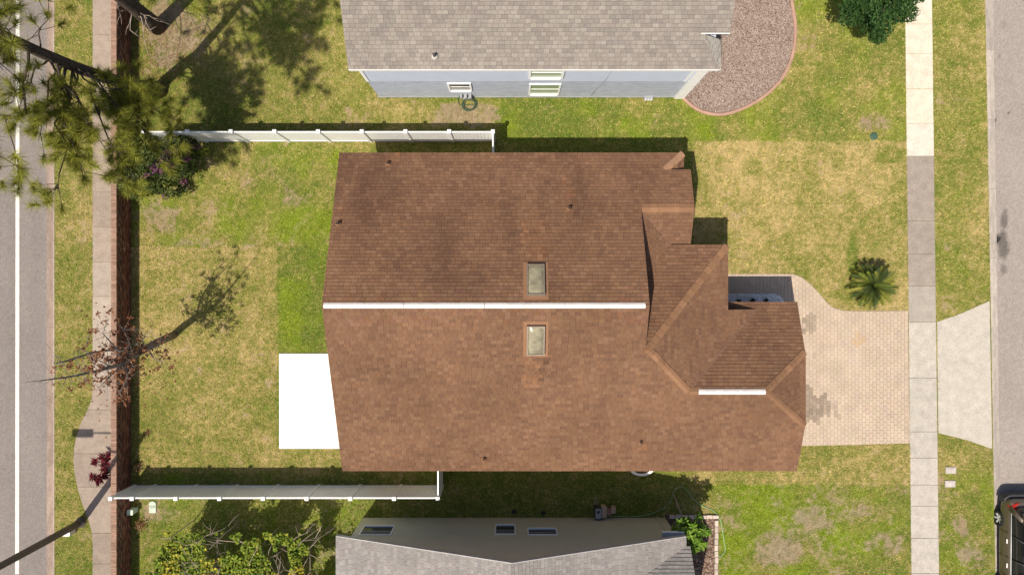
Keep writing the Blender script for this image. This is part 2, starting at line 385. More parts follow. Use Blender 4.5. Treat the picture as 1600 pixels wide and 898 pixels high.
# ---- kerbs: gutter pan + lip, in cast segments
left_curb = empty('curb', (0, 0, 0), kind='structure')
y = YS
while y < YN:
    L_ = 3.05; c = random.uniform(0.9, 1.1)
    o = MB().xprism([(0, 0)] * 0 or [(y + .004, -.2), (y + L_ - .004, -.2), (y + L_ - .004, ROADZ + .012), (y + .004, ROADZ + .012)], XL_ROAD, XL_CURB - 0.13).build('gutter', M['curb'], left_curb)
    o.color = (0.27 * c, 0.205 * c, 0.17 * c, 1)
    o = MB().yprism([(XL_CURB - 0.13, -.2), (XL_CURB + .01, -.2), (XL_CURB + .01, 0.012), (XL_CURB - 0.06, 0.012), (XL_CURB - 0.13, ROADZ + .012)], y + .004, y + L_ - .004).build('curb_segment', M['curb'], left_curb)
    o.color = (0.34 * c, 0.275 * c, 0.23 * c, 1)
    y += L_
right_curb = empty('curb', (0, 0, 0), kind='structure')
y = YS
while y < YN:
    L_ = 3.05; c = random.uniform(0.9, 1.1)
    a0, a1, b0, b1 = CB_L(y), CB_L(y + L_), CB_R(y), CB_R(y + L_)
    a0 -= .02; a1 -= .02
    def strip(f0, f1, z0, z1, nm, cl):
        vs = []
        for yy, A, B in ((y + .004, a0, b0), (y + L_ - .004, a1, b1)):
            xa, xb = A + (B - A) * f0, A + (B - A) * f1
            vs += [(xa, yy, -.25), (xb, yy, -.25), (xb, yy, z1), (xa, yy, z0)]
        o = MB().add(vs, [(0, 1, 2, 3), (7, 6, 5, 4), (0, 4, 5, 1), (1, 5, 6, 2), (2, 6, 7, 3), (3, 7, 4, 0)]).build(nm, M['curb'], right_curb)
        o.color = (*[v * c for v in cl], 1)
    strip(0.0, 0.42, 0.012, -0.05, 'curb_segment', (0.43, 0.375, 0.325))
    strip(0.425, 1.15, -0.062, ROADZ + 0.008, 'gutter', (0.36, 0.315, 0.28))
    y += L_

# ---- right sidewalk slabs
sw = empty('sidewalk', (0, 0, 0), kind='structure')
joints = [-110, -68, -15, 38, 84, 139, 193, 244, 345, 397, 447, 503, 590, 674, 715, 757, 790, 840, 895, 950, 1000, 1060]
for i in range(len(joints) - 1):
    ya, yb = P(0, joints[i]).y - .006, P(0, joints[i + 1]).y + .006
    poly = [(SW_L(ya), ya), (SW_R(ya), ya), (SW_R(yb), yb), (SW_L(yb), yb)]
    py = (joints[i] + joints[i + 1]) / 2
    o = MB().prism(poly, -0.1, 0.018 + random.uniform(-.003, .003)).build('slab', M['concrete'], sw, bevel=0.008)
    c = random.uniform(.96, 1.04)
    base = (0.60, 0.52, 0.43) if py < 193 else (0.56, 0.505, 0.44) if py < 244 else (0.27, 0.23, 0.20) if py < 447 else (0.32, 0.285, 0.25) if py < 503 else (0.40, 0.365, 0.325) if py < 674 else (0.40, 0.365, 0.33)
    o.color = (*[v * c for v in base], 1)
# driveway apron
ap = [P(1464, 503), P(1500, 490), P(1546, 470), P(1550, 701), P(1510, 687), P(1466, 676)]
o = MB().prism([p[:2] for p in ap], -0.1, 0.014).build('driveway_apron', M['concrete'], kind='structure', bevel=.006); o.color = (0.42, 0.385, 0.34, 1)
APRON = [p[:2] for p in ap]

# ---- left sidewalk (bulges round the lamp)
lsw = empty('sidewalk', (0, 0, 0), kind='structure')
XW = -16.95
edge_y = [(-110, 145), (0, 145), (300, 145), (600, 145), (622, 144), (640, 137), (660, 127), (680, 120), (700, 116), (720, 115), (740, 117), (760, 121), (785, 128), (810, 138), (832, 144), (850, 145), (898, 145), (1010, 145)]
def left_edge(py): return np.interp(py, [e[0] for e in edge_y], [e[1] for e in edge_y])
lj = [-110, -20, 55, 110, 165, 220, 274, 300, 355, 409, 463, 520, 590, 640, 708, 760, 832, 880, 935, 1000]
for i in range(len(lj) - 1):
    ys_ = np.linspace(lj[i], lj[i + 1], 9)
    poly = [P(left_edge(v), v)[:2] for v in ys_] + [(XW, P(0, lj[i + 1]).y), (XW, P(0, lj[i]).y)]
    poly = [(p[0], p[1] + (-.005 if k == 0 or k == len(poly) - 1 else .005 if k in (8, 9) else 0)) for k, p in enumerate(poly)]
    o = MB().prism(poly, -0.1, 0.018 + random.uniform(-.002, .002)).build('slab', M['concrete'], lsw, bevel=0.006)
    c = random.uniform(.90, 1.10)
    b = (0.265, 0.215, 0.178) if lj[i] >= 590 else (0.34, 0.285, 0.24) if 400 < lj[i] else (0.29, 0.235, 0.195)
    o.color = (*[v * c for v in b], 1)

# ---- white patio slab behind the house
pp = [P(437, 552), P(565, 552), P(565, 700), P(437, 700)]
MB().prism([p[:2] for p in pp], -0.05, 0.07).build('patio', M['slabwhite'], kind='structure', bevel=.008)

# ---- paver driveway -------------------------------------------------
dpx = [(1100, 428), (1238, 428), (1252, 433), (1266, 444), (1280, 459), (1292, 473), (1302, 481), (1316, 485), (1335, 486), (1418, 485.5), (1421, 692), (1300, 695), (1200, 697), (1200, 560), (1100, 560)]
DRIVE = [P(a, b)[:2] for a, b in dpx]
dr = MB().prism([tuple(p) for p in DRIVE], -0.06, 0.012).build('driveway', M['joint'], kind='structure')
def clip_rect(poly, x0, x1, y0, y1):
    def cl(ps, f, inter):
        out = []
        for i in range(len(ps)):
            a, b = ps[i - 1], ps[i]
            fa, fb = f(a), f(b)
            if fb:
                if not fa: out.append(inter(a, b))
                out.append(b)
            elif fa: out.append(inter(a, b))
        return out
    def ix(v): return lambda a, b: (v, a[1] + (b[1] - a[1]) * (v - a[0]) / (b[0] - a[0]))
    def iy(v): return lambda a, b: (a[0] + (b[0] - a[0]) * (v - a[1]) / (b[1] - a[1]), v)
    for f, g in ((lambda p: p[0] >= x0, ix(x0)), (lambda p: p[0] <= x1, ix(x1)), (lambda p: p[1] >= y0, iy(y0)), (lambda p: p[1] <= y1, iy(y1))):
        poly = cl(poly, f, g)
        if len(poly) < 3: return None
    return poly
PW, PH = 0.155, 0.235
cand = []
x = 8.4; ci = 0
while x < 17.7:
    y = -7.2 + (0.5 * PH if ci % 2 else 0)
    while y < 1.0:
        g = 0.004
        r = clip_rect([tuple(p) for p in DRIVE], x + g, x + PW - g, y + g, y + PH - g)
        if r:
            full = abs(sum(r[k][0] * r[(k + 1) % len(r)][1] - r[(k + 1) % len(r)][0] * r[k][1] for k in range(len(r)))) / 2 > 0.97 * (PW - 2 * g) * (PH - 2 * g)
            cand.append((x + PW / 2, y + PH / 2, r, full))
        y += PH
    x += PW; ci += 1
def paver_col(x, y):
    px, py = PX(np.array([x]), np.array([y])); px, py = px[0], py[0]
    b = np.array([0.43, 0.345, 0.27]) * (1 + random.uniform(-.045, .045)) * np.array([1, 1 + random.uniform(-.015, .015), 1 + random.uniform(-.03, .03)])
    b = b * (0.95 + 0.12 * float(fbm(np.array([x]), np.array([y]), 1.6, 3, 61)[0]))
    jr = random.uniform(-.28, .28)
    for cx, cy, rx, ry, cc, s in ((1270, 634, 27, 24, (0.15, 0.115, 0.09), .75), (1265, 505, 12, 14, (0.17, 0.135, 0.105), .7), (1340, 531, 12, 9, (0.46, 0.28, 0.12), .4),
                                  (1274, 556, 5, 5, (.25, .2, .16), .6), (1373, 549, 3, 3, (.2, .15, .12), .6), (1304, 633, 9, 8, (.30, .24, .19), .5), (1308, 649, 4, 4, (.22, .17, .13), .6), (1326, 634, 5, 5, (.35, .28, .22), .5), (1417, 672, 5, 14, (.35, .28, .22), .5), (1290, 525, 18, 12, (.5, .38, .29), .4)):
        d = math.hypot((px - cx) / rx, (py - cy) / ry)
        if d + jr < 1: q_ = s * random.uniform(.55, 1.0); b = b * (1 - q_) + np.array(cc) * q_
    return tuple(b)
# 300 pavers as single objects: the whole ones nearest the street, the rest joined
singles = sorted([c for c in cand if c[3]], key=lambda c: -c[0])[:300]
sid = set(id(c) for c in singles)
def paver_mesh(col):
    m = MB(); m.cc = col; g = .004
    a, b = PW / 2 - g, PH / 2 - g
    m.add([(-a, -b, 0), (a, -b, 0), (a, b, 0), (-a, b, 0), (-a + .003, -b + .003, .03), (a - .003, -b + .003, .03), (a - .003, b - .003, .03), (-a + .003, b - .003, .03)],
          [(4, 5, 6, 7), (0, 1, 5, 4), (1, 2, 6, 5), (2, 3, 7, 6), (3, 0, 4, 7)])
    return m.mesh('paver', M['paver'])
pav_var = {}
for cx, cy, r, f in singles:
    col = paver_col(cx, cy); key = tuple(round(v, 2) for v in col)
    if key not in pav_var: pav_var[key] = paver_mesh(key)
    o = link('paver', pav_var[key], dr); o.location = (cx, cy, 0.0 + random.uniform(0, .003))
mb = MB()
for c in cand:
    if id(c) in sid: continue
    mb.cc = paver_col(c[0], c[1]); mb.prism(c[2], 0.0, 0.03 + random.uniform(0, .003))
mb.build('pavers', M['paver'], dr, kind='stuff')

# ================================================================== SHINGLED ROOFS
def shingle_roof(roof, poly, up2, zfun, pal, m, deckm, nsingle=0, W=0.215, EXP=0.145, T=0.026, groove=0.014, gap=.003, view=None, stain=None):
    """poly: list of (x,y); up2: 2D direction of rising slope; zfun(x,y)"""
    pts = [Vector((p[0], p[1], zfun(p[0], p[1]))) for p in poly]
    # deck
    n = len(pts)
    d = MB(); d.add(pts + [p - Vector((0, 0, 0.14)) for p in pts],
                    [tuple(range(n))] + [tuple(range(2 * n - 1, n - 1, -1))] + [(n + i, n + (i + 1) % n, (i + 1) % n, i) for i in range(n)])
    ar = sum(poly[i][0] * poly[(i + 1) % n][1] - poly[(i + 1) % n][0] * poly[i][1] for i in range(n))
    if ar < 0: d.f = [f[::-1] for f in d.f]
    d.build('roof_deck', deckm, roof)
    e = 0.01
    up = Vector((up2[0], up2[1], (zfun(pts[0].x + up2[0], pts[0].y + up2[1]) - zfun(pts[0].x, pts[0].y)))).normalized()
    u = Vector((up2[1], -up2[0], 0)); nrm = u.cross(up)
    if nrm.z < 0: u = -u; nrm = -nrm
    o0 = Vector((0, 0, zfun(0, 0)))
    p2 = [((p - o0).dot(u), (p - o0).dot(up)) for p in pts]
    vmin = min(p[1] for p in p2); vmax = max(p[1] for p in p2); umin = min(p[0] for p in p2); umax = max(p[0] for p in p2)
    tabs = []
    k = 0; v = vmin
    while v < vmax:
        uo = umin - W + (0, 0.5, 0.22, 0.71)[k % 4] * W + random.uniform(-.03, .03)
        while uo < umax:
            w = W * random.choice((0.9, 1.0, 1.0, 1.0, 1.1))
            r = clip_rect(p2, uo + gap, uo + w - gap, v, v + EXP - groove)
            if r: tabs.append((uo, w, v, r))
            uo += w
        v += EXP; k += 1
    cols = []
    for t in tabs:
        c3 = o0 + u * (t[0] + t[1] / 2) + up * t[2]
        c = np.array(random.choice(pal)) * random.uniform(.97, 1.03)
        if stain: c = c * stain(c3)
        cols.append(tuple(c))
    vis = []
    if nsingle:
        for i, t in enumerate(tabs):
            if abs(t[1] - W) < 1e-6 and len(t[3]) == 4:
                a = abs(sum(t[3][q][0] * t[3][(q + 1) % 4][1] - t[3][(q + 1) % 4][0] * t[3][q][1] for q in range(4))) / 2
                c3 = o0 + u * (t[0] + t[1] / 2) + up * t[2]
                if a > .995 * (W - 2 * gap) * (EXP - groove) and (view is None or view(c3)): vis.append((-c3.z, i))
        vis = [i for _, i in sorted(vis)[:nsingle]]
    vs = set(vis)
    mb = MB()
    for i, t in enumerate(tabs):
        if i in vs: continue
        mb.cc = cols[i]; tt = T * random.uniform(.8, 1.15)
        m_ = len(t[3]); top = []; bot = []
        for a, b in t[3]:
            q = o0 + u * a + up * b
            f = (b - t[2]) / EXP
            top.append(q + nrm * (tt * (1 - f) + .004 * f + .001)); bot.append(q - nrm * .01)
        s = sum(t[3][q][0] * t[3][(q + 1) % m_][1] - t[3][(q + 1) % m_][0] * t[3][q][1] for q in range(m_))
        if s < 0: top = top[::-1]; bot = bot[::-1]
        mb.add(top + bot, [tuple(range(m_))] + [(m_ + q, m_ + (q + 1) % m_, (q + 1) % m_, q) for q in range(m_)])
    if mb.v: mb.build('shingles', m, roof, kind='stuff')
    R = Matrix((u, up, nrm)).transposed().to_4x4()
    var = {}
    for i in vis:
        key = tuple(round(q, 2) for q in cols[i])
        if key not in var:
            b_ = MB(); b_.cc = key; a = W / 2 - gap
            e_ = EXP - groove
            b_.add([(-a, 0, T), (a, 0, T), (a, e_, .005), (-a, e_, .005), (-a, 0, -.01), (a, 0, -.01), (a, e_, -.01), (-a, e_, -.01)],
                   [(0, 1, 2, 3), (4, 5, 1, 0), (5, 6, 2, 1), (6, 7, 3, 2), (7, 4, 0, 3)])
            var[key] = b_.mesh('shingle', m)
        t = tabs[i]
        o = link('shingle', var[key], roof)
        o.matrix_local = Matrix.Translation(o0 + u * (t[0] + t[1] / 2) + up * t[2]) @ R
    return roof

def cap_run(name, a, b, n2, wid, mtl, parent, col, L=0.30):
    """overlapping cap shingles from a (low end) to b; n2 = the two slope normals"""
    a, b = Vector(a), Vector(b); d = (b - a); n = max(1, round(d.length / L)); d.normalize()
    nA, nB = Vector(n2[0]).normalized(), Vector(n2[1]).normalized()
    sA = d.cross(nA).normalized(); sB = d.cross(nB).normalized()
    mid = (nA + nB).normalized()
    if sA.dot(nB) > 0: sA = -sA
    if sB.dot(nA) > 0: sB = -sB
    st = (b - a).length / n
    for i in range(n):
        c0 = a + d * (st * i); c1 = a + d * (st * (i + 1.12))
        mb = MB(); f = random.uniform(.86, 1.12); mb.cc = tuple(q * f for q in col)
        def row(c, h):
            return [c + sA * wid + nA * h, c + mid * (h * 1.02), c + sB * wid + nB * h]
        lo, hi = row(c0, .050), row(c1, .030)
        lo2, hi2 = row(c0, .0), row(c1, .0)
        mb.add(lo + hi + lo2 + hi2, [(0, 1, 4, 3), (1, 2, 5, 4), (6, 7, 1, 0), (7, 8, 2, 1), (9, 6, 0, 3), (2, 8, 11, 5), (10, 9, 3, 4), (11, 10, 4, 5)])
        mb.build(name, mtl, parent)

# ================================================================== BROWN HOUSE
bh = empty('house', (0, 0, 0), label='large house with the brown shingle roof and two skylights in the middle', cat='house')
RZ, RY, S = 5.45, -0.63, 0.44
zS = lambda x, y: RZ + S * (y - RY)
zN = lambda x, y: RZ - S * (y - RY)
zE = lambda x, y: 4.726 - S * (x - 5.045)
zM = lambda x, y: 3.223 + 0.38 * (1.683 - y)
zB = lambda x, y: 3.831 - S * (3.05 - y)
zCk = lambda x, y: 3.223 + S * (6.23 - x)
zG = lambda x, y: 3.989 - S * (y + 3.95)
JS = (3.989 - 3.356) / 1.74
zJ = lambda x, y: 3.989 - JS * (x - 9.70)
PALB = [tuple(v) for v in (np.array([(0.182, 0.104, 0.066), (0.198, 0.115, 0.073), (0.170, 0.096, 0.062), (0.212, 0.125, 0.080), (0.158, 0.090, 0.060), (0.192, 0.108, 0.066), (0.190, 0.110, 0.069), (0.180, 0.105, 0.068)]) * np.array([.97, .92, .87]))]
def stainN(c):
    q = float(fbm(np.array([c.x]), np.array([c.y * 0.35]), 1.3, 3, 71)[0]); big = float(fbm(np.array([c.x]), np.array([c.y]), 3.0, 3, 72)[0])
    s = 0.93 - 0.30 * max(0, min(1, (q - .5) * 3)) - 0.12 * (big - .5)
    f = np.array([s, s * (1.0 - .03 * (1 - s)), s * (1 + .15 * (1 - s))])
    for vx, vy, w_, ln in ((-4.6, 4.95, .16, .5), (-6.45, 2.45, .15, .8), (2.18, 2.9, .2, 1.5), (.85, 1.0, .5, 1.7)):
        if abs(c.x - vx) < w_ and 0 < c.y - vy < ln: f = f * np.array([1.28, 1.17, 1.04]) ** random.uniform(.1, .8)
    if abs(c.x - 1.25) < .17 and .9 < c.y < 4.2: f = f * random.uniform(.78, .98)
    return f
def stainS(c):
    big = float(fbm(np.array([c.x]), np.array([c.y * .5]), 2.2, 3, 82)[0])
    w = 1.0 - 0.16 * (big - .5)
    f = np.array([w * .94, w * .945, w * .95])
    for vx, vy, w_, ln in ((-1.15, -6.75, .17, .6), (5.1, -6.15, .2, 1.0), (.72, -2.6, .35, 1.2)):
        if abs(c.x - vx) < w_ and 0 < vy - c.y < ln: f = f * np.array([1.26, 1.16, 1.04]) ** random.uniform(.1, .8)
    if abs(c.x - 1.15) < .15 and -3.6 < c.y < -2.6: f = f * random.uniform(.7, .95)
    return f
def rooft(name='roof'): return empty(name, (0, 0, 0))
def part_empty(name, parent):
    o = bpy.data.objects.new(name, None); C.objects.link(o); o.parent = parent; o.empty_display_size = .2; return o
rb = part_empty('roof', bh)
south = [(-6.84, RY), (4.95, RY), (4.95, -2.275), (5.045, -2.275), (6.72, -3.95), (9.70, -3.95), (11.44, -5.39), (11.48, -7.376), (-6.84, -7.376)]
north = [(-6.87, 5.35), (6.83, 5.35), (6.04, 4.63), (7.03, 4.63), (7.0, 3.05), (4.95, 3.05), (4.95, RY), (-6.84, RY)]
shingle_roof(rb, south, (0, 1), zS, PALB, M['shingle'], M['deck'], 150, stain=stainS, groove=.011)
shingle_roof(rb, north, (0, -1), zN, PALB, M['shingle'], M['deck'], 150, stain=stainN)
eastf = [(8.46, 1.665), (5.045, -2.275), (6.72, -3.95), (9.80, -0.87), (8.46, -0.87)]
shingle_roof(rb, eastf, (-1, 0), zE, PALB, M['shingle'], M['deck'], stain=stainN)
midn = [(8.46, 1.665), (6.23, 1.665), (4.95, 0.20), (4.95, -2.275), (5.045, -2.275)]
shingle_roof(rb, midn, (0, -1), zM, PALB, M['shingle'], M['deck'], stain=stainN)
bump = [(7.0, 3.05), (4.95, 3.05), (4.95, 2.948), (6.23, 1.72), (7.0, 1.72)]
shingle_roof(rb, bump, (0, 1), zB, PALB, M['shingle'], M['deck'], stain=stainS)
crick = [(6.23, 1.69), (4.95, 2.948), (4.95, 0.20)]
shingle_roof(rb, crick, (-1, 0), zCk, PALB, M['shingle'], M['deck'], stain=stainN)
gar = [(6.72, -3.95), (9.70, -3.95), (11.44, -2.51), (11.48, -0.59), (8.3, -0.59), (8.3, -0.93), (9.74, -0.93)]
shingle_roof(rb, gar, (0, -1), zG, PALB, M['shingle'], M['deck'], stain=stainN)
jerk = [(9.70, -3.95), (11.45, -5.39), (11.45, -2.51)]
shingle_roof(rb, jerk, (-1, 0), zJ, PALB, M['shingle'], M['deck'], stain=stainN)
ret = [(6.83, 5.35), (6.04, 4.63), (6.83, 4.63)]
shingle_roof(rb, ret, (-1, 0), lambda x, y: zN(0, 4.63) - .40 * (x - 6.04), PALB, M['shingle'], M['deck'], stain=stainS)
# cap shingles and vents
CAPC = (0.225, 0.123, 0.070)
nS, nN, nE, nM_, nG, nJ, nB_, = (0, -S, 1), (0, S, 1), (S, 0, 1), (0, .38, 1), (0, S, 1), (JS, 0, 1), (0, -S, 1)
H0 = (5.045, -2.275, 4.726)
cap_run('hip_cap', (8.42, 1.62, zE(8.42, 0)), H0, (nE, nM_), .13, M['shingle'], rb, CAPC)
cap_run('hip_cap', (6.72, -3.95, 3.989), H0, (nE, nS), .13, M['shingle'], rb, CAPC)
cap_run('ridge_cap', (6.72, -3.95, 3.989), (7.05, -3.95, 3.989), (nG, nS), .13, M['shingle'], rb, CAPC)
cap_run('hip_cap', (11.42, -5.38, zJ(11.42, 0)), (9.70, -3.95, 3.989), (nJ, nS), .125, M['shingle'], rb, CAPC)
cap_run('hip_cap', (11.42, -2.52, zJ(11.42, 0)), (9.70, -3.95, 3.989), (nJ, nG), .125, M['shingle'], rb, CAPC)
cap_run('ridge_cap', (6.98, 3.05, 3.831), (5.0, 3.05, 3.831), (nN, nB_), .17, M['shingle'], rb, CAPC)
cap_run('hip_cap', (6.80, 5.32, zN(0, 5.32)), (6.06, 4.65, zN(0, 4.65)), ((.40, 0, 1), nN), .13, M['shingle'], rb, (0.28, .16, .10))
def ridge_vent(x0, x1, y, z, slope, w=0.10):
    x = x0; n = max(1, round((x1 - x0) / 3.0)); st = (x1 - x0) / n
    for i in range(n):
        prof = [(y - w, z - slope * w + .03), (y + w, z - slope * w + .03), (y + w, z - slope * w + .055), (y + .03, z + .066), (y - .03, z + .066), (y - w, z - slope * w + .055)]
        MB().xprism(prof, x0 + st * i + .008, x0 + st * (i + 1) - .008).build('ridge_vent', M['ventwhite'], rb)
ridge_vent(-6.78, 4.80, RY - .02, RZ, S)
ridge_vent(7.10, 9.66, -3.95 - .02, 3.989, S)
def valley_strip(a, b, w=.05):
    a, b = Vector(a), Vector(b); d = (b - a).normalized(); s = Vector((d.y, -d.x, 0)).normalized() * w
    up = Vector((0, 0, .028))
    MB().add([a - s + up, a + s + up, b + s + up, b - s + up, a - s, a + s, b + s, b - s], [(0, 1, 2, 3), (4, 7, 6, 5), (0, 4, 5, 1), (1, 5, 6, 2), (2, 6, 7, 3), (3, 7, 4, 0)]).build('valley_flashing', M['ventpaint'], rb)
valley_strip((6.75, -3.92, 3.985), (9.8, -.87, zE(9.8, 0)), .035)
valley_strip((4.95, 2.948, 3.786), (6.23, 1.70, 3.225), .03)

# walls
def tanwall(mb, nm='wall'): return mb.build(nm, M['stucco_tan'], bh)
d = .16
tanwall(MB().xprism([(-6.95, 0), (4.92, 0), (4.92, zN(0, 4.92) - d), (RY, RZ - d), (-6.95, zS(0, -6.95) - d)], -6.45, 4.80))
tanwall(MB().xprism([(-6.949, 0), (-.98, 0), (-.98, zG(0, -.98) - d), (-2.51, 3.356 - d), (-5.39, 3.356 - d), (-6.949, zS(0, -6.949) - d)], 4.801, 11.05))
tanwall(MB().bbox(4.802, 8.05, -.979, 1.28, 0, 3.04))
tanwall(MB().xprism([(1.281, 0), (4.919, 0), (4.919, zN(0, 4.919) - d), (3.05, 3.831 - d), (1.281, zB(0, 1.281) - d + .0)], 4.803, 6.60))
gd = part_empty('garage_door', bh)
for i in range(4): MB().bbox(11.052, 11.085, -6.4, -1.5, .03 + i * .53, .03 + i * .53 + .52).build('door_panel', M['white'], gd)
fd = MB().bbox(8.052, 8.09, -.55, .40, .05, 2.1).build('front_door', M['fascia'], bh)
MB().lathe([(.03, 0), (.03, .05), (.02, .06)], (8.09, -.42, 1.0), 10, Matrix.Rotation(math.pi / 2, 3, 'Y')).build('handle', M['chrome'], fd)

# skylights
def skylight(px0, px1, py0, py1, zf, sgn):
    mid = P((px0 + px1) / 2, (py0 + py1) / 2, 4.9)
    zc = zf(0, mid.y); a = P(px0, py0, zc); b = P(px1, py1, zc)
    sk = part_empty('skylight', bh)
    w, l = b.x - a.x, abs(a.y - b.y) / math.cos(math.atan(S))
    Rm = Matrix.Rotation(math.atan(S) * sgn, 3, 'X')
    c = Vector(((a.x + b.x) / 2, (a.y + b.y) / 2, zf(0, (a.y + b.y) / 2)))
    nv = Rm @ Vector((0, 0, 1))
    t = .05
    fl = MB()
    fl.cc = (.25, .135, .08); fl.box(c + nv * .022, (w + .26, l + .26, .012), M=Rm)
    fl.build('flashing', M['shingle'], sk)
    fr = MB()
    for q, dd in ((Vector((0, l / 2 - t / 2, 0)), (w, t, .16)), (Vector((0, -l / 2 + t / 2, 0)), (w, t, .16)), (Vector((w / 2 - t / 2, 0, 0)), (t, l - 2 * t, .16)), (Vector((-w / 2 + t / 2, 0, 0)), (t, l - 2 * t, .16))):
        fr.box(c + nv * .09 + Rm @ q, dd, M=Rm)
    fr.build('frame', M['alu'], sk)
    # shallow acrylic dome
    n = 9; vs = []; fs = []
    for i in range(n):
        for j in range(n):
            s_, r_ = i / (n - 1) * 2 - 1, j / (n - 1) * 2 - 1
            h = .13 + .075 * (1 - s_ ** 4) * (1 - r_ ** 4)
            vs.append(c + Rm @ Vector((s_ * (w / 2 - t), r_ * (l / 2 - t), h)))
    for i in range(n - 1):
        for j in range(n - 1): fs.append((i * n + j, (i + 1) * n + j, (i + 1) * n + j + 1, i * n + j + 1))
    MB().add(vs, fs, True).build('dome', M['skyglass'], sk)
skylight(823, 851, 415, 463, zN, -1)
skylight(823, 851, 506, 553, zS, 1)
# plumbing vents
def vent(px, py, zf, hh=.24, r=.042):
    q = P(px, py, zf(0, P(0, py, 3.8).y)); q.z = zf(q.x, q.y)
    v = part_empty('vent_pipe', bh)
    MB().lathe([(r, -.05), (r, hh), (r * .75, hh), (r * .75, hh - .08)], q, 12).build('pipe', M['ventpaint'], v)
    mb = MB(); mb.cc = (.22, .12, .07)
    mb.lathe([(.12, .0), (.12, .035), (.065, .07), (r + .004, .10)], q, 14); mb.build('flashing', M['shingle'], v)
    MB().lathe([(r * .74, hh - .02), (r * .74, hh - .01)], q, 12).build('opening', M['dark'], v)
vent(606, 256, zN); vent(529, 350, zN, .3); vent(889, 326, zN, .26, .05); vent(756, 717, zS, .2); vent(1001, 691, zS, .2)

# ================================================================== PALE BLUE HOUSE (north)
gh = empty('house', (0, 0, 0), label='two storey pale blue house with weathered grey shingle roof beyond the fence', cat='house')
GE, GS = 5.1, 0.6; GY0, GYR = 7.95, 13.2
zg1 = lambda x, y: GE + GS * (y - GY0)
zg2 = lambda x, y: GE + GS * (GYR - GY0) - GS * (y - GYR)
PALG = [tuple(v) for v in np.array([(0.262, 0.226, 0.196), (0.28, 0.242, 0.21), (0.248, 0.214, 0.187), (0.295, 0.256, 0.222), (0.27, 0.233, 0.202), (0.235, 0.204, 0.18), (0.31, 0.27, 0.235)]) * np.array([.88, .90, .93])]
rg = part_empty('roof', gh)
gs_poly = [(-5.97, GY0), (7.60, GY0), (6.72, 9.02), (7.73, 9.02), (7.73, GYR), (-5.97, GYR)]
shingle_roof(rg, gs_poly, (0, 1), zg1, PALG, M['shingle_g'], M['deck_g'], 300, groove=.012, view=lambda c: c.y < 449 * (30 - c.z) / FPX - .2)
shingle_roof(rg, [(-5.97, GYR), (7.73, GYR), (7.73, 18.45), (-5.97, 18.45)], (0, -1), zg2, PALG, M['shingle_g'], M['deck_g'], W=.6, EXP=.284)
gret = [(7.60, GY0), (6.72, 9.02), (7.60, 9.02)]
shingle_roof(rg, gret, (-1, 0), lambda x, y: zg1(0, 9.02) - .73 * (x - 6.72), [(0.33, 0.31, 0.28), (0.36, 0.34, 0.31)], M['shingle_g'], M['deck_g'])
MB().bbox(6.72, 7.74, 9.0, 9.022, zg1(0, 9.0) - .02, zg1(0, 9.0) + .03).build('rake_trim', M['white'], rg)
MB().bbox(7.56, 7.605, 7.94, 9.02, GE - .14, GE + .02).build('rake_trim', M['white'], rg)
MB().bbox(-5.97, 7.56, GY0 - .02, GY0 - .001, GE - .16, GE + .005).build('fascia', M['white'], rg)
MB().bbox(-5.9, 7.55, GY0, 8.34, GE - .17, GE - .145).build('soffit', M['white'], rg)
q = P(678, 85, 5.6); q.z = zg1(0, q.y)
vp = part_empty('vent_pipe', gh)
MB().lathe([(.05, -.05), (.05, .3), (.035, .3)], q, 10).build('pipe', M['plasticdark'], vp)
mb = MB(); mb.cc = (.42, .39, .36); mb.lathe([(.13, 0), (.13, .04), (.055, .10)], q, 12); mb.build('flashing', M['shingle_g'], vp)
# walls: stucco below, lap siding above
MB().bbox(-5.85, 7.50, 8.35, 18.0, 0, 2.42).build('lower_wall', M['stucco_blue'], gh)
MB().xprism([(8.352, 2.42), (18.0, 2.42), (18.0, 4.95), (GYR, 7.9), (8.352, 4.95)], -5.849, 6.70).build('gable_core', M['siding_blue'], gh)
MB().bbox(6.701, 7.499, 8.352, 17.9, 2.421, 4.90).build('gable_core', M['siding_blue'], gh)
sid_e = part_empty('siding', gh)
z = 2.42
while z < 4.9:
    MB().xprism([(8.352, z), (8.352, z + .18), (8.342, z + .18), (8.322, z)][::-1], -5.75, 7.14).build('lap_board', M['siding_blue'], sid_e)
    z += .18
MB().bbox(7.12, 7.53, 8.27, 8.36, 0, 4.94).build('corner_board', M['white'], gh)
MB().bbox(6.93, 7.03, 8.30, 8.322, 2.42, 4.94).build('downspout_trim', M['white'], gh)
MB().bbox(-5.88, -5.76, 8.30, 8.36, 2.42, 4.94).build('corner_board', M['white'], gh)
MB().bbox(-5.90, 7.10, 8.33, 8.3499, 0, .10).build('base_course', M['plasticgrey'], gh)
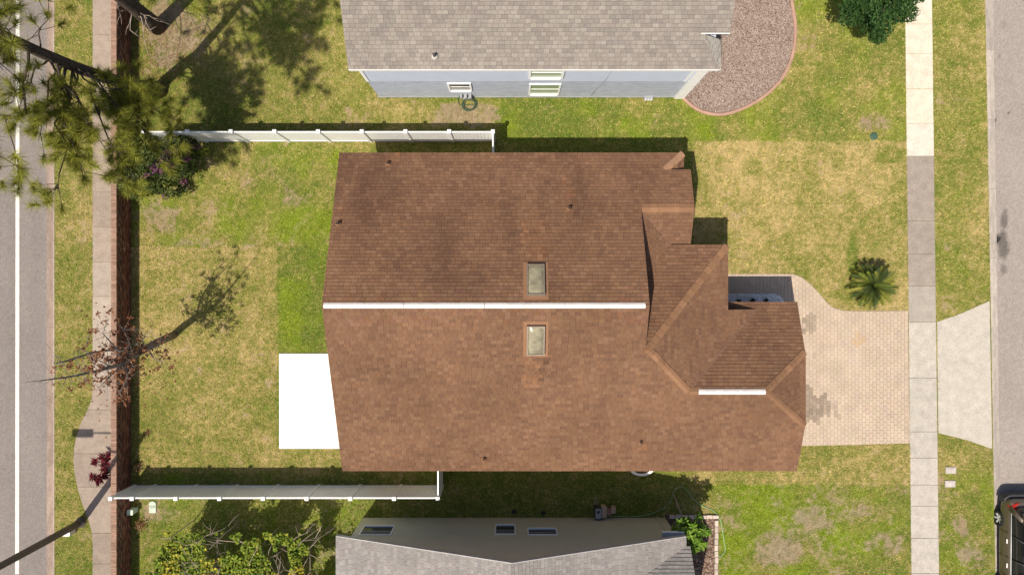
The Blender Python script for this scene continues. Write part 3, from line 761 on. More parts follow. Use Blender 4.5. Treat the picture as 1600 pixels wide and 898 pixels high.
def window(parent, x0, x1, z0, z1, yw, frame, glass, n=-1, depth=.10, mid=True, t=.07, sillm=None):
    """n=-1: the wall faces -Y; n=+1: faces +Y"""
    w = part_empty('window', parent)
    f = MB()
    ya, yb = sorted((yw + n * .002, yw + n * depth))
    f.bbox(x0 - t, x0, ya, yb, z0 - t, z1 + t); f.bbox(x1, x1 + t, ya, yb, z0 - t, z1 + t); f.bbox(x0, x1, ya, yb, z1, z1 + t)
    f.build('frame', frame, w)
    g = MB(); ga, gb = sorted((yw + n * .004, yw + n * .02)); g.bbox(x0, x1, ga, gb, z0, z1); g.build('pane', glass, w)
    if mid:
        m_ = (z0 + z1) / 2; ma, mb_ = sorted((yw + n * .021, yw + n * (depth * .6))); MB().bbox(x0, x1, ma, mb_, m_ - .03, m_ + .03).build('meeting_rail', frame, w)
    sa, sb = sorted((yw + n * .003, yw + n * (depth + .035))); MB().bbox(x0 - .001, x1 + .001, sa, sb, z0 - t - .02, z0 - .001).build('sill', sillm or frame, w)
    return w
window(gh, .78, 1.95, .60, 1.98, 8.35, M['white'], M['glass_green'], t=.07, depth=.06)
window(gh, -2.58, -1.75, 1.15, 2.08, 8.35, M['white'], M['glass'], t=.07, depth=.06)
window(gh, .74, 1.93, 2.98, 4.2, 8.33, M['white'], M['glass_green'], t=.09, depth=.07)
# cracked conduit line on the wall
MB().tube([(3.45, 8.33, .35), (3.6, 8.335, 1.5), (3.75, 8.31, 2.5), (3.82, 8.31, 4.0)], .012, 6).build('cable', M['plasticgrey'], gh)

# ================================================================== SAGE HOUSE (south)
sh = empty('house', (0, 0, 0), label='sage green house with grey shingle gable roof along the bottom edge', cat='house')
rs = part_empty('roof', sh)
SE_, SR, SSL = 3.1, 5.74, 0.381
zw = lambda x, y: SR + SSL * x
ze = lambda x, y: SR - SSL * x
zx = lambda x, y: 3.13 + .8 * (-10.18 - y)
PALS = [(0.235, 0.217, 0.208), (0.255, 0.236, 0.226), (0.218, 0.202, 0.195), (0.272, 0.252, 0.243), (0.24, 0.222, 0.213)]
seen = lambda c: -c.y < 449 * (30 - c.z) / FPX - .15
shingle_roof(rs, [(-6.93, -9.8), (0, -9.8), (0, -17), (-6.93, -17)], (1, 0), zw, PALS, M['shingle_g'], M['deck_g'], 150, view=seen, groove=.012)
shingle_roof(rs, [(0, -9.8), (6.85, -9.8), (6.85, -10.18), (.97, -13), (.97, -17), (0, -17)], (-1, 0), ze, PALS, M['shingle_g'], M['deck_g'], 150, view=seen, groove=.012)
shingle_roof(rs, [(6.85, -10.18), (7.02, -10.18), (7.02, -13), (.97, -13)], (0, -1), zx, PALS, M['shingle_g'], M['deck_g'])
shingle_roof(rs, [(.97, -13.0), (7.02, -13.0), (7.02, -17), (.97, -17)], (0, 1), lambda x, y: zx(0, -13) + .8 * (y + 13), PALS, M['shingle_g'], M['deck_g'], W=.6, EXP=.284)
for sx, x1, zf in ((-1, -6.93, zw), (1, 6.85, ze)):
    mb = MB(); a = Vector((0, -9.795, SR + .03)); b = Vector((x1, -9.795, zf(x1, 0) + .03))
    mb.add([a, b, b - Vector((0, 0, .2)), a - Vector((0, 0, .2)), a + Vector((0, .03, 0)), b + Vector((0, .03, 0)), b + Vector((0, .03, -.2)), a + Vector((0, .03, -.2))],
           [(0, 1, 2, 3), (7, 6, 5, 4), (0, 4, 5, 1), (1, 5, 6, 2), (2, 6, 7, 3), (3, 7, 4, 0)]).build('rake_trim', M['edgetrim'], rs)
sw_poly = [(-6.55, 0), (6.72, 0), (6.72, 3.0), (0, SR - .17), (-6.55, 3.0)]
MB().yprism(sw_poly, -17, -10.1).build('wall', M['stucco_sage'], sh)
MB().bbox(6.36, 6.44, -10.1, -10.06, 0, 2.95).build('downspout', M['stucco_sage'], sh)
# little boxed return under the right end of the rake
rr = part_empty('eave_return', sh)
MB().add([(6.0, -10.098, 2.98), (6.85, -10.098, 2.98), (6.85, -9.76, 2.80), (6.0, -9.76, 2.80), (6.0, -10.098, 2.70), (6.85, -10.098, 2.70), (6.85, -9.76, 2.70), (6.0, -9.76, 2.70)],
         [(3, 2, 1, 0), (4, 5, 6, 7), (0, 1, 5, 4), (2, 3, 7, 6), (1, 2, 6, 5), (3, 0, 4, 7)]).build('shed_top', M['plasticgrey'], rr)
MB().bbox(5.99, 6.86, -9.758, -9.72, 2.69, 2.83).build('edge_trim', M['white'], rr)
def hwin(px0, px1, py0, py1):
    yv = 10.1 * FPX
    z1 = 30 - yv / (py1 - 449); z0 = 30 - yv / (py0 - 449)
    zc = (z0 + z1) / 2; x0 = P(px0, 0, zc).x; x1 = P(px1, 0, zc).x
    w = window(sh, x0, x1, z0, z1, -10.1, M['vinyl'], M['glass'], n=1, depth=.035, t=.045, mid=False)
    zm = z0 + .62 * (z1 - z0)
    MB().bbox(x0, x1, -10.079, -10.070, zm, z1).build('insect_screen', M['screen'], w)
    MB().bbox(x0, x1, -10.079, -10.066, zm - .04, zm - .001).build('meeting_rail', M['plasticgrey'], w)
hwin(566, 612, 823, 835); hwin(775, 804, 821, 834); hwin(826, 869, 827, 835)

# ================================================================== WHITE VINYL FENCES
def fence(pts, label, first_cap=True, H=1.80):
    f = empty('fence', (pts[0][0], pts[0][1], 0), label=label, cat='fence', group='white vinyl fences')
    o = Vector((pts[0][0], pts[0][1], 0))
    def post(p):
        c = Vector((p[0], p[1], 0)) - o
        po = MB().box(c + Vector((0, 0, H / 2 + .02)), (.127, .127, H + .10)).build('post', M['vinyl'], f)
        cp = MB(); z = H + .072
        cp.box(c + Vector((0, 0, z + .012)), (.155, .155, .025))
        cp.add([c + Vector((a * .07, b * .07, z + .0255)) for a, b in ((-1, -1), (1, -1), (1, 1), (-1, 1))] + [c + Vector((0, 0, z + .075))], [(0, 1, 4), (1, 2, 4), (2, 3, 4), (3, 0, 4)])
        cp.build('post_cap', M['vinyl'], po)
    for p in pts: post(p)
    for a, b in zip(pts[:-1], pts[1:]):
        a3 = Vector((a[0], a[1], 0)) - o; b3 = Vector((b[0], b[1], 0)) - o; d = b3 - a3; L_ = d.length - .13
        ang = math.atan2(d.y, d.x); c = (a3 + b3) / 2
        pe = MB(); n = max(2, round(L_ / .152)); w = L_ / n; Rz = Matrix.Rotation(ang, 3, 'Z')
        for i in range(n):
            pe.box(c + Rz @ Vector((-L_ / 2 + w * (i + .5), 0, 0)) + Vector((0, 0, H / 2)), (w - .008, .022, H - .16), M=Rz)
        po = pe.build('panel', M['vinyl'], f)
        for z in (.09, H - .045):
            MB().box(c + Vector((0, 0, z)), (L_, .05, .14 if z < 1 else .09), M=Rz).build('rail', M['vinyl'], po)
Yf = 6.42; xs = [-0.79 - 1.80 * i for i in range(9)]
fence([(-0.79, 4.95), (-0.79, Yf)] + [(v, Yf) for v in xs[1:]], 'white vinyl fence north of the brown roofed house, beside the pine tree')
Ysf = -8.69; xs = [-3.06 - 1.80 * i for i in range(8)]
fence([(-3.06, -7.05), (-3.06, Ysf)] + [(v, Ysf) for v in xs[1:]] + [(-16.55, Ysf)], 'white vinyl fence south of the brown roofed house, ending at the brick wall')

# ================================================================== BRICK WALL
bw = empty('brick_wall', (-16.84, 0, 0), label='long low red brick wall between the left sidewalk and the back yard', cat='wall')
WX0, WX1 = -16.93 + 16.84, -16.74 + 16.84
MB().bbox(WX0 + .03, WX1 - .03, YS, YN, 0, 1.09).build('mortar_core', M['mortar'], bw)
mb = MB(); BP = [(0.20, 0.088, 0.056), (0.16, 0.07, 0.048), (0.24, 0.11, 0.07), (0.13, 0.06, 0.043), (0.30, 0.155, 0.10)]
row = 0; z = 0.0
while row < 14:
    y = YS + (0.105 if row % 2 else 0)
    while y < YN:
        mb.cc = tuple(np.array(random.choice(BP)) * random.uniform(.85, 1.15))
        k = int((y - YS) / .21)
        rec = .05 if (row in (8, 9, 10, 11, 12) and (k + (row // 2)) % 2 == 0) else 0.0
        j = random.uniform(-.004, .004)
        mb.bbox(WX0 + j, WX1 - rec + j, y + .006, y + .204, z + .005, z + .068)
        y += .21
    z += .077; row += 1
mb.build('bricks', M['brick'], bw, kind='stuff')
mb = MB(); y = YS
while y < YN:
    f = random.uniform(.8, 1.2); mb.cc = (0.285 * f, 0.18 * f, 0.135 * f)
    mb.bbox(WX0 - .02, WX1 + .02 + random.uniform(-.006, .006), y + .003, y + .069, 1.085, 1.15 + random.uniform(-.004, .004)); y += .073
mb.build('coping', M['brick'], bw, kind='stuff')

# ================================================================== STREET LAMP
lb = P(127, 815)
lamp = empty('street_lamp', lb, label='tall bronze street lamp pole rising from the verge beside the curved sidewalk', cat='street lamp')
MB().lathe([(.24, 0), (.24, .04), (.18, .07), (.17, .32), (.12, .38)], (0, 0, 0), 16).build('base', M['pole'], lamp)
MB().tube([(0, 0, .3), (0, 0, 4), (0, 0, 9.0)], [.15, .135, .10], 14).build('pole', M['pole'], lamp)
MB().tube([(0, 0, 8.85), (-.6, 0, 9.05), (-1.8, 0, 9.12), (-2.3, 0, 9.12)], [.05, .045, .04, .035], 10).build('arm', M['pole'], lamp)
hd = MB().box((-2.75, 0, 9.10), (.95, .36, .12)).build('lamp_head', M['pole'], lamp, bevel=.04)
MB().box((-2.85, 0, 9.03), (.6, .28, .015)).build('lens', M['vinyl'], hd)
MB().box((-.40, -.36, .22), (.34, .22, .44)).build('service_box', M['white'], lamp, bevel=.01)

# ================================================================== VEGETATION helpers
def leaf_mesh(name, C_, size, cols, m, aspect=0.55, flat=0.6, dirs=None, fold=0.15):
    """leaves as two folded quads each; C_ (n,3)"""
    n = len(C_)
    d = rng.normal(size=(n, 3)) if dirs is None else dirs + rng.normal(size=(n, 3)) * .35
    d[:, 2] *= (1 - flat) if dirs is None else 1
    d /= np.linalg.norm(d, axis=1)[:, None] + 1e-9
    up = np.tile(np.array([0, 0, 1.0]), (n, 1)) + rng.normal(size=(n, 3)) * .45
    s = np.cross(d, up); s /= np.linalg.norm(s, axis=1)[:, None] + 1e-9
    nn = np.cross(s, d)
    L_ = (size * rng.uniform(.7, 1.3, n))[:, None]; Wd = L_ * aspect * .5
    v0 = C_ - d * L_ * .5; v1 = C_ + s * Wd - nn * L_ * fold * -1; v2 = C_ + d * L_ * .5; v3 = C_ - s * Wd + nn * L_ * fold
    V = np.stack([v0, v1, v2, v3], 1).reshape(-1, 3)
    b = np.arange(n)[:, None] * 4
    F = np.concatenate([b + np.array([[0, 1, 2]]), b + np.array([[0, 2, 3]])], 1).reshape(-1, 3)
    return mesh_np(name, V, F, m, np.repeat(cols, 4, 0))
def colmix(n, pal, jit=.2):
    p = np.array(pal)[rng.integers(0, len(pal), n)]
    return p * rng.uniform(1 - jit, 1 + jit, n)[:, None]
def blob_pts(n, c, r, shell=.5):
    d = rng.normal(size=(n, 3)); d /= np.linalg.norm(d, axis=1)[:, None]
    rad = rng.uniform(shell, 1, n) ** .7
    return np.array(c) + d * rad[:, None] * np.array(r)

# ================================================================== PINES
def pine_tufts(cs, dirs, nn=150, L_=.40, pal=((.29, .31, .045), (.35, .36, .055), (.42, .40, .075), (.21, .235, .04))):
    Vs = []; Fs = []; Cs = []; b = 0
    for c, dr_ in zip(cs, dirs):
        c = np.array(c); dr_ = np.array(dr_) / np.linalg.norm(dr_)
        d = rng.normal(size=(nn, 3)); d /= np.linalg.norm(d, axis=1)[:, None]
        d = d + dr_ * .75 ; d /= np.linalg.norm(d, axis=1)[:, None]
        start = c + dr_ * rng.uniform(-.22, .06, nn)[:, None]
        l = (L_ * rng.uniform(.65, 1.15, nn))[:, None]
        s = np.cross(d, rng.normal(size=(nn, 3))); s /= np.linalg.norm(s, axis=1)[:, None]
        w = .0065
        droop = np.array([0, 0, -1]) * (l * .12)
        V = np.stack([start - s * w, start + s * w, start + d * l + droop], 1).reshape(-1, 3)
        Vs.append(V); Fs.append(np.arange(nn * 3).reshape(-1, 3) + b); b += nn * 3
        f = rng.uniform(.75, 1.2)
        Cs.append(np.repeat(colmix(nn, pal, .15) * f, 3, 0))
    return np.concatenate(Vs), np.concatenate(Fs), np.concatenate(Cs)
def branch_path(a, b, sag=.0, n=5, wob=.12):
    a, b = Vector(a), Vector(b); out = []
    for i in range(n + 1):
        t = i / n; p = a.lerp(b, t); amp = wob * math.sin(math.pi * t) * (b - a).length * .5
        p += Vector((random.uniform(-amp, amp), random.uniform(-amp, amp), random.uniform(-amp, amp) + sag * math.sin(math.pi * t)))
        out.append(p)
    return out

pine = empty('pine_tree', P(250, 141), label='leaning pine tree whose needle branches spread over the left road and sidewalk', cat='tree', group='pine trees')
po = P(250, 141)
trunk_pts = [po, P(215, 134, 1.4), P(165, 122, 3.6), P(120, 106, 5.6), P(62, 82, 7.5), P(-2, 52, 9.4), P(-70, 25, 11), P(-150, -10, 12.6), P(-240, -50, 14.2)]
trunk_r = [.38, .25, .22, .20, .18, .155, .13, .10, .05]
loc = lambda p: Vector(p) - po
MB().tube([loc(p) for p in trunk_pts], trunk_r, 12).build('trunk', M['bark'], pine)
def trunk_at(t):
    t = max(0, min(len(trunk_pts) - 1.001, t)); i = int(t); return trunk_pts[i].lerp(trunk_pts[i + 1], t - i)
# limbs: start parameter on the trunk, end photo pixel + height
limbs = [(2.9, (205, 150, 5.0)), (3.0, (130, 185, 6.2)), (3.1, (118, 255, 6.6)), (3.2, (230, 210, 4.6)), (3.4, (60, 220, 7.6)), (3.7, (20, 160, 8.4)), (3.8, (170, 240, 6.4)),
         (4.0, (75, 25, 7.0)), (4.3, (30, 265, 8.6)), (4.6, (10, 20, 9.5)), (2.6, (255, 180, 4.6)), (2.7, (262, 240, 4.2)), (3.3, (90, 300, 7.2)),
         (3.0, (195, 190, 4.6)), (2.3, (222, 160, 3.4)), (3.2, (200, 265, 5.2)), (3.6, (140, 285, 6.6)), (2.4, (285, 195, 3.8)), (3.4, (95, 205, 7.2)), (2.6, (215, 290, 4.4)), (2.0, (190, 128, 3.6)), (2.2, (165, 142, 4.6)), (1.6, (238, 152, 2.8)), (2.3, (180, 170, 4.4)),
         (5.0, (-40, 40, 9.8)), (6.2, (-40, 150, 12.4)), (6.4, (5, 110, 12.6)), (6.6, (-30, 200, 13.0)), (6.9, (-40, 60, 13.2)), (7.2, (-90, 180, 13.6)), (7.4, (-60, 120, 14.0)), (7.6, (-130, 90, 14.6)),
         (6.8, (-10, 240, 13.0)), (7.0, (20, 60, 13.4)), (6.2, (-123, 250, 12.8)), (6.6, (-35, 219, 13.2)), (6.5, (-104, 113, 13.0)), (7.0, (-193, 113, 13.6)), (5.8, (-150, 200, 12.0))]
tc, td = [], []; limb_mb = []
for t0, (ex, ey, eh) in limbs:
    a = trunk_at(t0); b = P(ex, ey, eh)
    L_ = (b - a).length; path = branch_path(a, b, .15, 6, .16)
    r0 = min(.06, .02 + .008 * L_)
    lm = MB(); lm.tube([loc(p) for p in path], [r0 * (1 - .8 * i / 6) for i in range(7)], 7)
    ns = int(4 + L_ * 2.4) if eh < 9 else int(4 + L_ * 2.6)
    for k in range(ns):
        u_ = random.uniform(.38, 1.0); i = min(5, int(u_ * 6)); p = path[i].lerp(path[i + 1], u_ * 6 - i)
        dv = (path[i + 1] - path[i]).normalized() * random.uniform(.2, 1) + Vector((random.gauss(0, .7), random.gauss(0, .7), random.gauss(.15, .4)))
        e = p + dv.normalized() * random.uniform(.35, 1.0)
        lm.tube([loc(p), loc(p.lerp(e, .55) + Vector((0, 0, -.04))), loc(e)], [.014, .011, .007], 5)
        tc.append(loc(e)); td.append(dv.normalized() + Vector((0, 0, .35)))
        if random.random() < .35:
            e2 = p.lerp(e, .6) + Vector((random.gauss(0, .25), random.gauss(0, .25), random.gauss(.1, .2))); tc.append(loc(e2)); td.append(dv.normalized() + Vector((0, 0, .5)))
    lm.build('limb', M['bark'], pine)
Vn, Fn, Cn = pine_tufts(tc, td)
link('needles', mesh_np('needles', Vn, Fn, M['needle'], Cn), pine, kind='stuff')

# second pine: thick trunk at the top edge, its crown beyond the frame
p2o = P(247, 43)
pine2 = empty('pine_tree', p2o, label='thick dark pine trunk at the top edge behind the brick wall, with bare pale twigs', cat='tree', group='pine trees')
l2 = lambda p: Vector(p) - p2o
t2 = [p2o, P(228, 27, 1.2), P(200, 4, 2.8), P(150, -35, 5.5), P(60, -100, 9.0), P(-60, -180, 12.5), P(-160, -240, 14.8)]
MB().tube([l2(p) for p in t2], [.36, .31, .28, .25, .2, .12, .04], 12).build('trunk', M['bark'], pine2)
tc, td = [], []
for t0, e in ((4.0, P(210, -60, 9.5)), (4.4, P(30, -20, 10)), (4.6, P(160, -150, 11)), (4.8, P(-80, -60, 11)), (5.1, P(90, -120, 12.6)), (5.4, P(-20, -90, 13.2)), (5.6, P(-160, -120, 13)), (5.3, P(60, -200, 13)), (4.2, P(260, -20, 8.6)), (5.0, P(190, -90, 11.6))):
    i = int(t0); a = t2[i].lerp(t2[i + 1], t0 - i); b = e; path = branch_path(a, b, .2, 5, .15); lm = MB()
    lm.tube([l2(p) for p in path], [.07, .06, .05, .035, .025, .012], 6)
    for k in range(13):
        u_ = random.uniform(.35, 1); i = min(4, int(u_ * 5)); p = path[i].lerp(path[i + 1], u_ * 5 - i)
        q = p + Vector((random.gauss(0, .5), random.gauss(0, .5), random.gauss(.1, .3)))
        lm.tube([l2(p), l2(q)], [.012, .006], 5); tc.append(l2(q)); td.append((q - p) + Vector((0, 0, .2)))
    lm.build('limb', M['bark'], pine2)
Vn, Fn, Cn = pine_tufts(tc, td)
link('needles', mesh_np('needles', Vn, Fn, M['needle'], Cn), pine2, kind='stuff')
def twigs(mb, a, d, L_, r, depth, lf):
    if depth == 0 or L_ < .08: return
    pts = [a]; p = Vector(a); dd = Vector(d).normalized()
    for i in range(3):
        dd = (dd + Vector((random.gauss(0, .22), random.gauss(0, .22), random.gauss(0, .18)))).normalized(); p = p + dd * L_ / 3; pts.append(p.copy())
    mb.tube([lf(q) for q in pts], [r, r * .85, r * .7, r * .5], 5)
    for k in range(random.choice((2, 3))):
        i = random.choice((1, 2, 3)); nd = dd + Vector((random.gauss(0, .7), random.gauss(0, .7), random.gauss(0, .4)))
        twigs(mb, pts[i], nd, L_ * random.uniform(.5, .75), r * .6, depth - 1, lf)
dead = MB()
for tgt in ((180, 36, 3.2), (186, 62, 3.0), (205, 45, 3.4), (235, 65, 2.2), (140, 5, 4.2)):
    a = t2[1].lerp(t2[2], .5); twigs(dead, a, P(*tgt) - a, 1.1, .022, 3, l2)
dead.build('bare_twigs', M['twig'], pine2)

# ================================================================== DYING TREE with brown leaves
PD = lambda a, b, h: P(a, b, h * 1.17)
dto = P(272, 523)
dt = empty('dying_tree', dto, label='thin dying tree with brown leaf clusters leaning across the brick wall', cat='tree')
ld = lambda p: Vector(p) - dto
main = [dto, PD(245, 535, 1.2), PD(214, 552, 2.6), PD(190, 569, 3.8), PD(150, 580, 5.3), PD(100, 590, 6.9), PD(40, 597, 8.6)]
trk = MB(); trk.tube([ld(p) for p in main], [.17, .155, .13, .075, .05, .03, .008], 10)
side = [(2.0, [PD(180, 545, 3.6), PD(140, 552, 4.8), PD(100, 565, 6.0), PD(84, 568, 6.6)], .06), (2.3, [PD(205, 575, 3.3), PD(192, 600, 3.7)], .035), (1.6, [PD(222, 530, 3.2), PD(240, 512, 3.8)], .035),
        (2.6, [PD(178, 540, 4.0), PD(160, 520, 4.6), PD(170, 498, 5.2)], .035), (1.5, [PD(240, 560, 2.8), PD(258, 568, 3.2)], .03), (2.8, [PD(170, 590, 4.5), PD(150, 610, 5.0)], .03), (2.2, [PD(200, 530, 3.6), PD(190, 510, 4.0)], .03),
        (2.9, [PD(200, 590, 4.2), PD(185, 615, 4.6)], .03), (1.8, [PD(230, 545, 2.6), PD(262, 540, 3.2)], .03), (3.4, [PD(150, 560, 5.2), PD(125, 545, 6.0)], .025)]
lc = []
for t0, pts, r in side:
    i = int(t0); a = main[i].lerp(main[i + 1], t0 - i); pth = [a] + pts
    trk.tube([ld(p) for p in pth], [r * (1 - .75 * k / (len(pth) - 1)) for k in range(len(pth))], 6)
    for k in range(len(pth) - 1):
        for q in range(7):
            u_ = random.random(); p = pth[k].lerp(pth[k + 1], u_); e = p + Vector((random.gauss(0, .36), random.gauss(0, .36), random.gauss(.05, .3)))
            trk.tube([ld(p), ld(e)], [.009, .004], 4); lc.append(ld(e))
for q in range(26):
    u_ = random.uniform(2.6, 5.2); i = int(u_); p = main[i].lerp(main[i + 1], u_ - i); e = p + Vector((random.gauss(0, .32), random.gauss(0, .32), random.gauss(0, .3)))
    trk.tube([ld(p), ld(e)], [.010, .004], 4)
    if u_ < 4.8: lc.append(ld(e))
for q in range(8):
    p = main[5].lerp(main[6], random.random()); e = p + Vector((random.gauss(-.1, .2), random.gauss(0, .35), random.gauss(.1, .25))); trk.tube([ld(p), ld(e)], [.007, .003], 4)
trk.build('trunk', M['barkgrey'], dt)
pts = []
for c in lc:
    if random.random() < .72: pts.append(blob_pts(int(rng.integers(5, 13)), c, (.14, .14, .10), .1))
pts = np.concatenate(pts)
link('brown_leaves', leaf_mesh('brown_leaves', pts, .125, colmix(len(pts), [(.17, .07, .035), (.22, .095, .05), (.12, .048, .027), (.28, .14, .07)], .25), M['leaf'], .5), dt, kind='stuff')

# ================================================================== BOUGAINVILLEA
bo = P(247, 262)
bg_ = empty('flowering_shrub', bo, label='dark green flowering shrub with magenta blossoms at the fence and wall corner', cat='shrub')
stem = MB()
lobes = [((238, 265, 1.3), (1.3, 1.0, .9)), ((275, 245, 1.3), (.95, .95, .9)), ((205, 278, 1.5), (.75, .75, .7)), ((262, 292, .8), (.8, .55, .6)), ((290, 228, 1.2), (.6, .4, .5)), ((215, 298, .9), (.6, .4, .5)), ((228, 235, 1.5), (.8, .7, .6))]
pts = []; 
for (lx, ly, lh), r in lobes:
    c = P(lx, ly, lh) - bo
    stem.tube([(0, 0, 0), c * .5 + Vector((random.gauss(0, .1), random.gauss(0, .1), .1)), c], [.04, .03, .012], 6)
    pts.append(blob_pts(int(2300 * r[0] * r[1]), c, r, .45))
pts = np.concatenate(pts); keep = (fbm(pts[:, 0] + pts[:, 2], pts[:, 1], .45, 2, 5) > .47) & (pts[:, 2] > .05); pts = pts[keep]
stem.build('stems', M['bark'], bg_)
link('leaves', leaf_mesh('leaves', pts, .12, colmix(len(pts), [(.045, .07, .016), (.075, .10, .024), (.032, .05, .014), (.10, .125, .035)], .25), M['leaf'], .6), bg_, kind='stuff')
fl = []
for (lx, ly, lh) in ((252, 252, 2.15), (265, 258, 1.9), (240, 262, 2.3), (182, 278, 1.9), (308, 229, 1.4), (256, 305, 1.0), (290, 248, 1.9), (272, 234, 2.1), (228, 275, 2.2), (286, 284, 1.0), (248, 268, 2.2), (262, 240, 2.1)):
    fl.append(blob_pts(20, P(lx, ly, lh) - bo, (.26, .2, .14), .1))
fl = np.concatenate(fl)
link('blossoms', leaf_mesh('blossoms', fl, .085, colmix(len(fl), [(.17, .04, .12), (.14, .035, .12), (.22, .07, .15)], .2), M['leaf'], .8), bg_, kind='stuff')

# ================================================================== DARK GREEN TREE top right
tco = P(1376, -25)
tr = empty('broadleaf_tree', tco, label='dense dark green round tree beside the right sidewalk at the top edge', cat='tree')
tk = MB(); tk.tube([(0, 0, 0), (.05, 0, 1.2), (0, .05, 2.2)], [.13, .11, .09], 10)
cen = P(1376, -12, 3.9) - tco
pts = []
for k in range(70):
    d_ = rng.normal(size=3); d_ /= np.linalg.norm(d_); c = Vector(cen) + Vector(d_ * np.array([1.45, 1.65, 1.25]) * rng.uniform(.55, 1.0))
    if k % 3 == 0: tk.tube([(0, .05, 2.1), Vector((0, .05, 2.1)).lerp(c, .5) + Vector((0, 0, .1)), c], [.05, .03, .01], 5)
    pts.append(blob_pts(170, c, (.36, .36, .28), .3))
pts = np.concatenate(pts)
tk.build('trunk', M['bark'], tr)
link('crown', leaf_mesh('crown', pts, .14, colmix(len(pts), [(.030, .075, .018), (.045, .10, .025), (.022, .058, .016), (.06, .115, .03)], .25), M['leaf'], .45), tr, kind='stuff')

# ================================================================== SAGO PALM
so = P(1352, 446)
sp = empty('sago_palm', so, label='sago palm with arching feathery fronds on the yellow front lawn', cat='palm')
MB().lathe([(.17, 0), (.21, .2), (.20, .45), (.13, .6)], (0, 0, 0), 12).build('trunk', M['bark'], sp)
for k in range(84):
    az = k * 2.39996 + random.uniform(-.2, .2); t = k / 84
    el = math.radians(80 - 80 * t ** .8 + random.uniform(-6, 6)); L_ = random.uniform(.85, 1.12)
    pts = []; p = Vector((0, 0, .55)); e_ = el; n = 10
    for i in range(n + 1):
        pts.append(p.copy()); p = p + Vector((math.cos(az) * math.cos(e_), math.sin(az) * math.cos(e_), math.sin(e_))) * L_ / n; e_ -= .105
    mb = MB(); base = random.choice([(.12, .16, .028), (.17, .205, .032), (.22, .235, .04), (.075, .105, .025), (.055, .08, .022), (.28, .27, .06)])
    f = random.uniform(.8, 1.2); mb.cc = tuple(q * f for q in base)
    sd_ = Vector((-math.sin(az), math.cos(az), 0))
    mb.tube(pts, [.012 * (1 - .8 * i / n) for i in range(n + 1)], 4)
    for i in range(26):
        u_ = .12 + .86 * i / 25; q = u_ * n; j = min(n - 1, int(q)); c = pts[j].lerp(pts[j + 1], q - j); d_ = (pts[j + 1] - pts[j]).normalized(); nn = sd_.cross(d_)
        if nn.z < 0: nn = -nn
        ll = .20 * (math.sin(math.pi * min(1, u_ * .9 + .08)) ** .6) + .02
        for s in (-1, 1):
            tip = c + (sd_ * s * .8 + d_ * .55 + nn * .32).normalized() * ll
            w = d_ * .019
            mb.add([c - w, c + w, tip], [(0, 1, 2)] if s > 0 else [(0, 2, 1)])
    mb.build('frond', M['leaf'], sp)

# ================================================================== GRAVEL BED with terracotta edging (pale blue house)
edge_px = [(1066, 152), (1074, 160), (1084, 168), (1098, 175), (1115, 179), (1133, 178.5), (1155, 172), (1180, 160), (1203, 143), (1222, 122), (1234, 98), (1241, 70), (1242, 40), (1238, 10), (1232, -20), (1225, -50)]
EP = [P(a, b) for a, b in edge_px]
def smooth(pts, k=4):
    out = []
    for i in range(len(pts) - 1):
        p0 = pts[max(0, i - 1)]; p1 = pts[i]; p2 = pts[i + 1]; p3 = pts[min(len(pts) - 1, i + 2)]
        for j in range(k):
            t = j / k
            out.append(0.5 * ((2 * p1) + (-p0 + p2) * t + (2 * p0 - 5 * p1 + 4 * p2 - p3) * t * t + (-p0 + 3 * p1 - 3 * p2 + p3) * t ** 3))
    out.append(pts[-1]); return out
ES = smooth(EP)
BED = [(p.x, p.y) for p in ES] + [(7.5, 14.3), (7.5, 8.4)]
bed = MB().prism(BED, -.05, .012).build('gravel_bed', M['soil'], kind='structure')
def pebbles(name, poly, n, size, pal, parent, z=.012, m='stone', flat=.5, **k):
    xs = [p[0] for p in poly]; ys = [p[1] for p in poly]
    x = rng.uniform(min(xs), max(xs), n); y_ = rng.uniform(min(ys), max(ys), n); ok = inpoly(x, y_, poly); x, y_ = x[ok], y_[ok]; n = len(x)
    s = size * rng.uniform(.6, 1.4, n); a = rng.uniform(0, 2 * math.pi, n); el = rng.uniform(.5, 1.0, n)
    base = np.array([[1, 0, 0], [0, 1, 0], [-1, 0, 0], [0, -1, 0], [0, 0, 1]], float)
    base = np.tile(base, (n, 1, 1)) * (1 + rng.uniform(-.3, .3, (n, 5, 1)))
    base[..., 1] *= el[:, None]; base[..., 2] *= flat
    bx = base[..., 0] * np.cos(a)[:, None] - base[..., 1] * np.sin(a)[:, None]; by = base[..., 0] * np.sin(a)[:, None] + base[..., 1] * np.cos(a)[:, None]
    V = np.stack([x[:, None] + bx * s[:, None], y_[:, None] + by * s[:, None], z + base[..., 2] * s[:, None] + rng.uniform(0, .02, n)[:, None]], -1).reshape(-1, 3)
    b = np.arange(n)[:, None] * 5
    F = np.concatenate([b + np.array([[0, 1, 4]]), b + np.array([[1, 2, 4]]), b + np.array([[2, 3, 4]]), b + np.array([[3, 0, 4]])], 1).reshape(-1, 3)
    return link(name, mesh_np(name, V, F, M[m], np.repeat(colmix(n, pal, .2), 5, 0)), parent, kind='stuff', **k)
pebbles('gravel', BED, 52000, .026, [(.265, .20, .172), (.235, .175, .15), (.30, .24, .21), (.205, .15, .13), (.35, .29, .26)], bed)
ed = empty('garden_edging', ES[0], label='curved terracotta edging around the reddish gravel bed', cat='edging')
